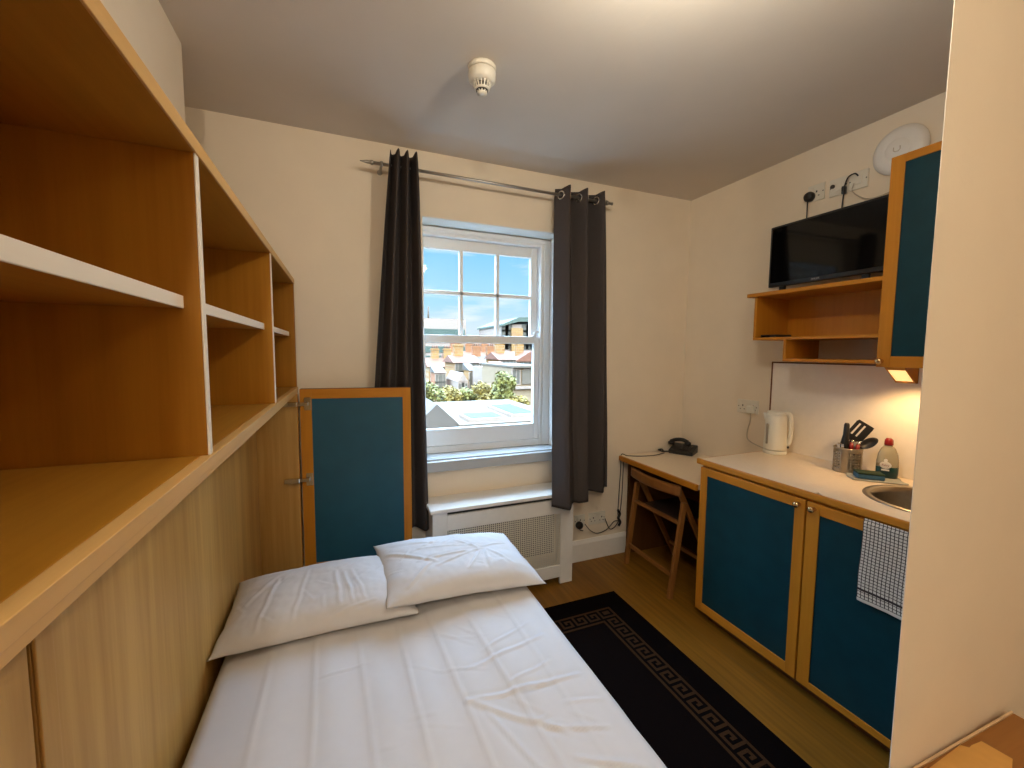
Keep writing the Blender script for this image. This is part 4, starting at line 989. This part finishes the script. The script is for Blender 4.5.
box(kpx(510.5, y), kpx(551, y), y-.3, y+7.2, kz(366.5, y), kz(364.5, y)).build('roof', M['felt'], r); windows(r, y, [kpx(515, y), kpx(528, y)], [kz(376, y)], .5, 1.0); box(kpx(521, y), kpx(536, y), y-.12, y-.08, kz(384, y), kz(369, y)).build('window', M['felt'], r)
box(kpx(511, y), kpx(552, y), y-.25, y, kz(389, y), kz(386.5, y)).build('ledge', M['render_w'], r)
def extension(label, pa, pb, y, pt_, wm, px_, pz_, rm='slate'):
    r = building('brick_extension', label, 'house', kpx(pa, y), kpx(pb, y), y, y+2.4, kz(pt_, y), wm, 'rear extensions of the brick houses')
    k = MB(); k.prism([(kpx(pa, y)-.1, y-.15, kz(pt_, y)), (kpx(pa, y)-.1, y+2.5, kz(pt_, y)+.7), (kpx(pa, y)-.1, y+2.5, kz(pt_, y))], (kpx(pb, y)-kpx(pa, y)+.2, 0, 0)); k.build('roof', M[rm], r)
    windows(r, y, [kpx(p_, y) for p_ in px_], [kz(p_, y) for p_ in pz_], .5, .85); return r
extension('orange brick rear extension between the left tree and the white gabled house', 434, 443.5, 43., 371, 'brick_o', (436.5, 441), (376.5, 384))
extension('yellow brick rear extension right beside the white gabled house', 467, 473, 42.6, 369, 'brick_y', (469, 472), (375, 383))
extension('narrow orange brick extension below the small white flat-roofed extension', 476.5, 481.5, 42.6, 373, 'brick_o', (479,), (379, 387))
extension('broad yellow brick extension behind the tall green tree', 494, 506, 42.5, 367, 'brick_y', (497, 500.5, 504), (373, 381), 'tile_o')
extension('low orange brick garden building at the foot of the cream rendered house', 506.5, 515, 35.5, 391, 'brick_o', (509, 512.5), (396,), 'tile_o')
# near roofs
y = 11.4
r = building('flat_roof_building', 'grey flat-roofed building just below the window with two skylights', 'building', kpx(457, y), kpx(575, y), y, 16.6, -.70, 'render_c')
box(kpx(456, y), kpx(577, y), y-.12, 16.7, -.70, -.60).build('roof', M['felt'], r)
for (a, b_, ya, yb_) in ((464, 503, 11.6, 12.7), (513, 545, 12.0, 14.4)):
    k = MB(); k.box(kpx(a, 11.8), kpx(b_, 11.8), ya, yb_, -.60, -.50); s_ = k.build('skylight', M['render_w'], r)
    box(kpx(a, 11.8)+.08, kpx(b_, 11.8)-.08, ya+.08, yb_-.08, -.50, -.485).build('pane', M['tealglass'], s_)
x0, x1 = kpx(424, 11.6), kpx(457.5, 11.6)
r = building('gabled_outhouse', 'small cream outhouse with grey pitched roof beside the flat roof', 'building', x0-.35, x1, 11.6, 15.4, -.72, 'render_c')
gable_roof(r, x0-.35, x1, 11.6, 15.4, -.72, -.02, 'slate', 'y', .06); windows(r, 11.6, [kpx(448, 11.6)], [-1.0], .3, .4)
# trees
def tree(label, px, y, pz, rx, rz, lm, seed, n=2600):
    rnd = random.Random(seed); cx, cz = kpx(px, y), kz(pz, y)
    r = thing('tree', label, 'tree', (cx, y, GZ), 'trees behind the near roofs')
    MB().tube([(cx, y, GZ), (cx+.1, y, (GZ+cz)/2), (cx, y, cz)], .28, 8, taper=[1.2, .9, .5]).build('trunk', M['bark'], r)
    k = MB()
    blobs = [(rnd.uniform(-.6, .6)*rx, rnd.uniform(-.6, .6)*rx, rnd.uniform(-.5, .55)*rz, rnd.uniform(.35, .6)) for _ in range(9)]
    for i in range(n):
        bx, by, bz, br_ = rnd.choice(blobs)
        d = Vector((rnd.gauss(0, 1), rnd.gauss(0, 1), rnd.gauss(0, 1))).normalized()*rnd.uniform(.6, 1.)
        p = Vector((cx+bx+d.x*rx*br_, y+by+d.y*rx*br_, cz+bz+d.z*rz*br_)); s_ = rnd.uniform(.06, .14)
        a = Vector((rnd.gauss(0, 1), rnd.gauss(0, 1), rnd.gauss(0, .6))).normalized(); b_ = a.cross(d+Vector((.01, .02, .03))).normalized()
        k.f([k.v(p-a*s_), k.v(p+b_*s_*.6), k.v(p+a*s_), k.v(p-b_*s_*.6)])
    k.build('crown', M[lm], r, recalc=False)
tree('bushy green tree at the left behind the grey gable roof', 427, 24., 391, 1.0, 1.15, 'leaf', 1)
tree('yellow-green tree just above the grey gable roof', 447, 26., 395, .95, .95, 'leaf2', 2)
tree('low green tree below the white gabled house', 466, 27.5, 397, 1.05, .8, 'leaf', 3)
tree('leafy tree in the middle behind the skylights', 486, 25., 395, 1.05, 1.0, 'leaf2', 4)
tree('tall bright green tree beside the cream rendered house', 503, 23.2, 390, .85, 1.15, 'leaf', 5)
tree('small tree at the foot of the cream rendered house', 519, 21.5, 403, .6, .4, 'leaf2', 6, 1200)

# ------------------------------------------------------------------ sky, sun, daylight portal
wd = bpy.data.worlds.new('world'); SC.world = wd; wd.use_nodes = True; nt = wd.node_tree; nt.nodes.clear()
out = nt.nodes.new('ShaderNodeOutputWorld'); bg = nt.nodes.new('ShaderNodeBackground'); nt.links.new(bg.outputs[0], out.inputs['Surface'])
tc = nt.nodes.new('ShaderNodeTexCoord'); sep = nt.nodes.new('ShaderNodeSeparateXYZ'); nt.links.new(tc.outputs['Generated'], sep.inputs[0])
rp_ = nt.nodes.new('ShaderNodeValToRGB'); cr = rp_.color_ramp; cr.interpolation = 'EASE'
cr.elements[0].position = 0.; cr.elements[0].color = (.72, .80, .86, 1)
e = cr.elements.new(.05); e.color = (.66, .80, .90, 1)
e = cr.elements.new(.12); e.color = (.40, .72, .95, 1)
e = cr.elements.new(.24); e.color = (.26, .62, .96, 1)
e = cr.elements.new(.40); e.color = (.36, .62, 1., 1)
cr.elements[-1].position = 1.; cr.elements[-1].color = (.48, .72, 1., 1)
nt.links.new(sep.outputs['Z'], rp_.inputs['Fac'])
# clouds: thin streaks; the strong light higher up is an added boost, not cloud
mp = nt.nodes.new('ShaderNodeMapping'); mp.inputs['Scale'].default_value = (3., 3., 16.); nt.links.new(tc.outputs['Generated'], mp.inputs['Vector'])
ns = nt.nodes.new('ShaderNodeTexNoise'); ns.inputs['Scale'].default_value = 1.6; ns.inputs['Detail'].default_value = 6; nt.links.new(mp.outputs[0], ns.inputs['Vector'])
c2 = nt.nodes.new('ShaderNodeValToRGB'); c2.color_ramp.elements[0].position = .54; c2.color_ramp.elements[1].position = .72; c2.color_ramp.elements[0].color = (0, 0, 0, 1); c2.color_ramp.elements[1].color = (.8, .8, .8, 1)
nt.links.new(ns.outputs['Fac'], c2.inputs['Fac'])
mx = nt.nodes.new('ShaderNodeMix'); mx.data_type = 'RGBA'; mx.inputs['B'].default_value = (.92, .95, .98, 1)
nt.links.new(c2.outputs['Color'], mx.inputs['Factor']); nt.links.new(rp_.outputs['Color'], mx.inputs['A'])
st = nt.nodes.new('ShaderNodeMapRange'); st.interpolation_type = 'SMOOTHSTEP'; st.inputs['From Min'].default_value = .235; st.inputs['From Max'].default_value = .40; st.inputs['To Min'].default_value = 1.1; st.inputs['To Max'].default_value = 26.  # sky above the visible part boosted to push more daylight into the room
nt.links.new(sep.outputs['Z'], st.inputs['Value'])
nt.links.new(mx.outputs['Result'], bg.inputs['Color']); nt.links.new(st.outputs['Result'], bg.inputs['Strength'])
sun = bpy.data.lights.new('sun', 'SUN'); sun.energy = 3.2; sun.angle = math.radians(1); sun.color = (1., .86, .62)
so = bpy.data.objects.new('sun', sun); COL.objects.link(so); so.rotation_euler = Vector((.28, .88, -.38)).to_track_quat('-Z', 'Y').to_euler(); so.location = (0, -20, 30)
pl = bpy.data.lights.new('window_portal', 'AREA'); pl.shape = 'RECTANGLE'; pl.size = .86; pl.size_y = 1.42; pl.cycles.is_portal = True
po = bpy.data.objects.new('window_portal', pl); COL.objects.link(po); po.location = (.885, YF+.275, 1.53); po.rotation_euler = (-PI/2, 0, 0)

# ------------------------------------------------------------------ render settings
vs = SC.view_settings; vs.view_transform = 'Standard'; vs.look = 'None'; vs.exposure = .10; vs.gamma = 1.; vs.use_curve_mapping = False
SC.cycles.max_bounces = 12; SC.cycles.diffuse_bounces = 6; SC.cycles.transparent_max_bounces = 12
SC.cycles.use_denoising = True; SC.cycles.sample_clamp_indirect = 6
